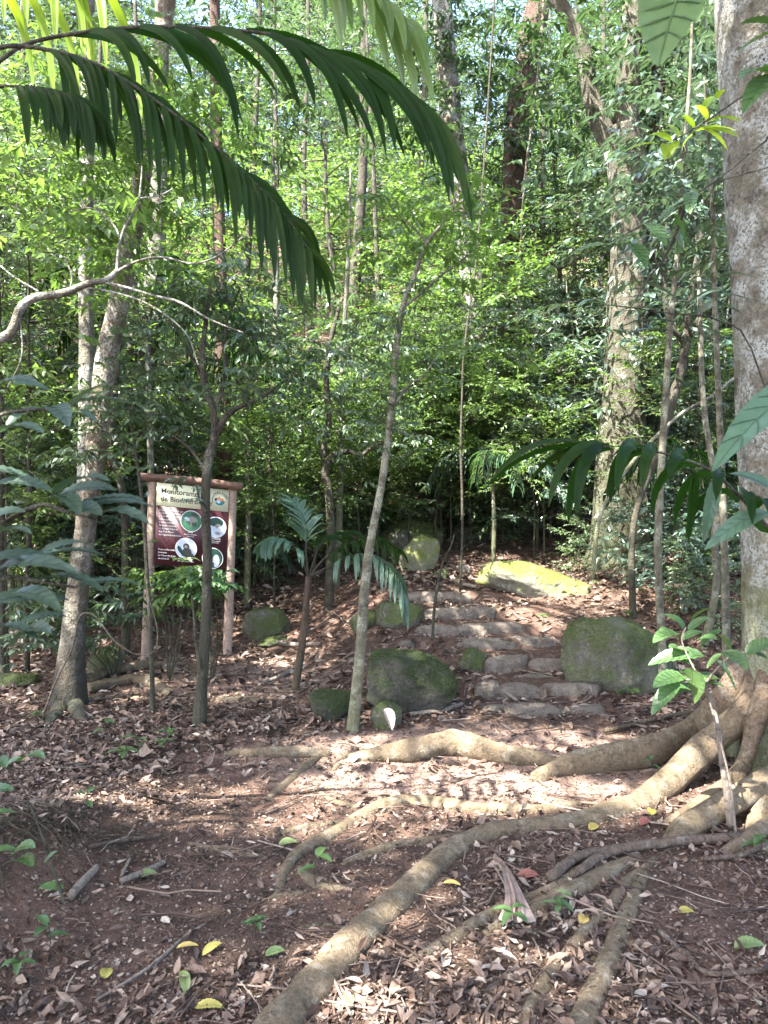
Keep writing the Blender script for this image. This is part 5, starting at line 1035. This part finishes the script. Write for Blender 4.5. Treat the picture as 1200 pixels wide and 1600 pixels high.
wv = noise(t_, 3, 6, .7, vec=mp.outputs[0]); t_.links.new(ramp(t_, wv, [(.3, (.17, .115, .085)), (.55, (.31, .22, .17)), (.75, (.42, .33, .27))]), b_.inputs['Base Color']); b_.inputs['Roughness'].default_value = .85; bump(t_, b_, wv, .5, .006)
POST = m_
m_, t_, b_, o_ = mat("beam_wood"); n_ = noise(t_, 22, 5, .7); t_.links.new(ramp(t_, n_, [(.3, (.055, .03, .022)), (.7, (.17, .09, .06))]), b_.inputs['Base Color']); b_.inputs['Roughness'].default_value = .8; bump(t_, b_, n_, .6, .008); BEAM = m_
# board frame: origin top-left of panel, u along its width, v down
DL, DR = 6.9, 7.12
tl_, tr_ = P(245, 754, DL), P(357, 766, DR); bl_, br_ = P(241, 878, DL), P(353, 893, DR)
gl = P(225, 1040, DL); gl[2] = float(G(gl[0], DL)); 
sroot = empty("information_board", gl, "maroon and cream wildlife information board hung between two wooden posts", "sign")
def SB(mb, name, mats, parent=sroot): return mb.build(name, mats, parent, loc=gl)
for top, bot, w_ in ((P(240, 750, DL+.03), P(226, 1040, DL+.03), 15), (P(364, 764, DR+.02), P(354, 1006, DR+.02), 13)):
    g = bot.copy(); g[2] = float(G(g[0], g[1]))-.2; p = spline([g, (g+top)/2, top], 30)
    mb = MB(); tube(mb, p, np.linspace(.047, .041, 30)*(w_/15)**.5, 16, bump=.05, seed=int(w_)); SB(mb, "post", POST)
mb = MB(); tube(mb, spline([P(217, 745, DL-.04), P(300, 751, (DL+DR)/2-.03), P(379, 761, DR-.04)], 30), .036, 16, bump=.07, seed=4); SB(mb, "crossbeam", BEAM)
U_ = (tr_-tl_); V_ = ((bl_-tl_)+(br_-tr_))/2; Wd = np.linalg.norm(U_); Hd = np.linalg.norm(V_); U1 = U_/Wd; V1 = V_/Hd; Nf = norm(np.cross(U1, -V1)); Nf = Nf if Nf[1] < 0 else -Nf
O_ = tl_ + Nf*.02
def B(u, v, h=0.0): return O_+U1*u+V1*v+Nf*h
def slab(mb, u0, v0, u1, v1, h0, h1, mi=0):
    v = [B(u, v, h) for h in (h0, h1) for (u, v) in ((u0, v0), (u1, v0), (u1, v1), (u0, v1))]
    mb.add(v, np.array([[4, 7, 6, 5], [0, 1, 2, 3], [0, 4, 5, 1], [1, 5, 6, 2], [2, 6, 7, 3], [3, 7, 4, 0]]), mi)
hd = Hd*.275
mb = MB(); slab(mb, 0, hd, Wd, Hd, -.012, .0); panel = SB(mb, "panel", S['maroon'])
mb = MB(); slab(mb, 0, 0, Wd, hd-.0005, -.012, .001); head = SB(mb, "title_panel", S['cream'])
def lettering(lines, mt, parent, h, bold=0):
    mb = MB()
    for s, u, v, size, al in lines:
        t, fs = text_mesh(s, size, bold*size); wdt = t[:, 0].max()-t[:, 0].min() if len(t) else 0
        off = {'l': 0, 'c': -wdt/2}[al]
        w3 = np.array([B(u+off+q[0], v-q[1], h) for q in t]); 
        n0 = mb.n
        for f in fs: mb.f.append(f+n0); mb.m.append(np.zeros(len(f), int))
        mb.v.append(w3); mb.n += len(w3)
    return SB(mb, "lettering", mt, parent)
lettering([("Monitoramento", .035, .088, .066, 'l'), ("de Biodiversidade", .035, .158, .064, 'l')], S['ink'], head, .0025, .016)
body = ["O projeto Ecoplhas em", "parceria com Refauna", "e Caminho da Mata", "Atl\u00e2ntica realiza", "o monitoramento", "de biodiversidade", "no Parque Estadual", "dos Tr\u00eas Picos", "das seguintes esp\u00e9cies:"]
body[0] = "O projeto Ecopilhas em"
L_ = [(s, .028, hd+.045+i*.0275, .0215, 'l') for i, s in enumerate(body)]
L_ += [(s, .028, Hd-.135+i*.0275, .0215, 'l') for i, s in enumerate(["Essas redes est\u00e3o", "previstas", "no Plano de A\u00e7\u00e3o", "da Unidade"])]
L_ += [("Anta", Wd*.478, hd+.223, .024, 'c'), ("Tapirus terrestris", Wd*.478, hd+.243, .016, 'c'), ("(vulner\u00e1vel)", Wd*.478, hd+.260, .013, 'c'), ("Queixada", Wd*.83, hd+.262, .024, 'c'), ("Tayassu pecari", Wd*.83, hd+.282, .016, 'c'), ("(vulner\u00e1vel)", Wd*.83, hd+.298, .013, 'c'),
       ("Muriqui-do-sul", Wd*.425, Hd-.062, .022, 'c'), ("Brachyteles arachnoides", Wd*.425, Hd-.043, .015, 'c')]
lettering(L_, S['white'], panel, .0015, .008)
def disc(mb, u, v, r_, h, mi, n=40, a0=0, a1=6.2832, sx=1, sy=1, rot=0):
    a = np.linspace(a0, a1, n); c, s = math.cos(rot), math.sin(rot)
    pts = [B(u, v, h)]+[B(u+(c*math.cos(q)*r_*sx-s*math.sin(q)*r_*sy), v+(s*math.cos(q)*r_*sx+c*math.sin(q)*r_*sy), h) for q in a]
    mb.add(pts, np.array([[0, k+1, k+2] for k in range(n-1)]), mi)
RD = Wd*.142
def picture(u, v, mats, shapes):
    mb = MB(); disc(mb, u, v, RD*1.06, .0012, 0); disc(mb, u, v, RD, .0018, 1)
    for k, (du, dv, r_, mi, sx, sy, rot) in enumerate(shapes):
        disc(mb, u+du*RD, v+dv*RD, r_*RD, .0022+.0003*k, mi, 20, sx=sx, sy=sy, rot=rot)
    SB(mb, "round_photo", mats, panel)
picture(Wd*.485, hd+.115, [S['white'], S['green'], S['leafg'], S['fur'], S['furdark'], S['skygrey']], [(0, .62, .42, 2, 1.6, .7, 0), (-.5, .3, .25, 2, 1, 1, 0), (.5, .1, .2, 2, 1, 1.2, 0), (.1, -.12, .45, 3, 1.1, .72, .12), (.40, .30, .14, 4, .7, 2.0, 0), (-.02, .34, .12, 3, .7, 1.9, 0), (.18, .28, .10, 4, .7, 2, 0), (-.42, -.18, .24, 5, 1.1, .75, .5), (-.56, -.02, .12, 3, .8, 1.1, .3), (.3, -.66, .3, 4, 1.3, .5, .2)])
picture(Wd*.83, hd+.150, [S['white'], S['photo'], S['darkgreen'], S['fur'], S['skygrey']], [(.02, -.5, .62, 2, 1.2, .72, 0), (.22, -.12, .3, 3, 1, .8, 0), (.5, .2, .34, 4, 1, .9, 0), (.2, .6, .22, 3, 1.2, .7, 0)])
picture(Wd*.425, Hd-.165, [S['white'], S['skygrey'], S['furdark'], S['darkgreen'], S['fur']], [(-.6, .15, .26, 3, .7, 1.6, -.5), (.08, .40, .48, 2, 1, 1.0, 0), (.5, .62, .28, 2, 1.2, .7, .5), (.0, -.22, .30, 2, 1, 1, 0), (-.02, -.18, .16, 4, 1, .9, 0), (-.3, .62, .2, 3, 1.3, .6, .6)])
picture(Wd*.80, Hd-.095, [S['white'], S['darkgreen'], S['photo'], S['furdark']], [(.35, .25, .42, 2, .8, 1.5, 0), (-.5, .5, .2, 2, .8, 1.5, .2), (-.05, .6, .24, 3, 1, .9, 0)])
# round park emblem
eu, ev, er = Wd*.875, hd*.50, .050
mb = MB(); disc(mb, eu, ev, er, .0015, 0); disc(mb, eu, ev, er*.97, .002, 1, a0=.15, a1=2.6); disc(mb, eu-er*.62, ev-er*.05, er*.34, .0023, 2)
for du, dv, rr_, mi in ((-.38, -.28, .22, 3), (-.12, -.42, .34, 4), (.2, -.1, .3, 3), (.5, -.12, .34, 3), (.72, -.05, .22, 4)): 
    c = [B(eu+er*(du-rr_), ev+er*(dv+rr_*1.1), .003), B(eu+er*(du+rr_), ev+er*(dv+rr_*1.1), .003), B(eu+er*du, ev+er*(dv-rr_*1.2), .003)]; mb.add(c, np.array([[0, 1, 2]]), mi)
disc(mb, eu+er*.45, ev+er*.05, er*.42, .0034, 3, sy=.55, rot=.4); disc(mb, eu-er*.22, ev+er*.28, er*.40, .0036, 5, sy=.75, rot=.3); disc(mb, eu+er*.42, ev+er*.55, er*.42, .0038, 1, sy=.6, rot=-.4); disc(mb, eu+er*.5, ev+er*.2, er*.35, .004, 6, sy=.3, rot=.2)
SB(mb, "emblem", [S['cream'], S['teal'], S['darkgreen'], S['rust'], S['orange'], S['blue'], S['leafg']], head)
mb = MB(); word = "TR\u00caS PICOS"
def arc_text(word, a0, a1, rad, size, inside=False):
    for k, ch in enumerate(word):
        if ch == ' ': continue
        t, fs = text_mesh(ch, size, .001); cx = (t[:, 0].max()+t[:, 0].min())/2; a = a0+(a1-a0)*k/(len(word)-1)
        pts = []
        for q in t:
            x_, y_ = q[0]-cx, q[1]; rr2 = rad+(y_ if not inside else -y_-size*.7+size*.7); ang = a+(x_/rad)*(1 if not inside else -1)
            pts.append(B(eu+rr2*math.sin(ang), ev-rr2*math.cos(ang), .0025))
        for f in fs: mb.f.append(f+mb.n); mb.m.append(np.zeros(len(f), int))
        mb.v.append(np.array(pts)); mb.n += len(pts)
arc_text("TR\u00caS PICOS", -.75, 1.25, er*1.28, .018); arc_text("PARQUE ESTADUAL DOS", -2.0, -.9, er*1.28, .008)
SB(mb, "emblem_lettering", S['ink'], head)
# leafy bush around the board's foot and in front of its panel
for q, (px, py, d, h0, pts, lm, lab) in enumerate([
    (262, 1020, 6.3, 0, [(235, 905, 6.3), (262, 890, 6.3), (285, 900, 6.3), (300, 925, 6.3), (250, 930, 6.3), (280, 940, 6.3)], 'bright', "light green bush hiding the lower edge of the board"),
    (330, 1010, 6.2, 0, [(330, 908, 6.2), (345, 905, 6.2), (315, 905, 6.2), (300, 915, 6.2)], 'broad', "low bush with pale leaves between the board's posts"),
    (180, 1000, 6.4, 0, [(150, 940, 6.3), (175, 935, 6.4), (110, 960, 6.3), (200, 960, 6.4), (80, 985, 6.2), (60, 960, 6.2), (40, 1000, 6.2)], 'under', "dark green bush between the left trunks and the board"),
    (400, 770, 0, 0, [], 'under', '')]):
    if not pts: continue
    b = P(px, py, d); b[2] = float(G(b[0], d)); root = empty("low_bush", b, lab, "bush"); mb = MB()
    for p_ in pts: tube(mb, spline([b-[0, 0, .05], (b+P(*p_))/2+[.05, 0, .05], P(*p_)], 12), np.linspace(.007, .002, 12), 5, cap=False)
    mb.build("stems", BM['dark'], root, loc=b); spray((root, b), pts, 330 if q < 2 else 700, .085, .036, lm, 400+q, .10 if q < 2 else .2)
print("faces", sum(len(o.data.polygons) for o in bpy.data.objects if o.type == 'MESH'), "objs", len(bpy.data.objects))
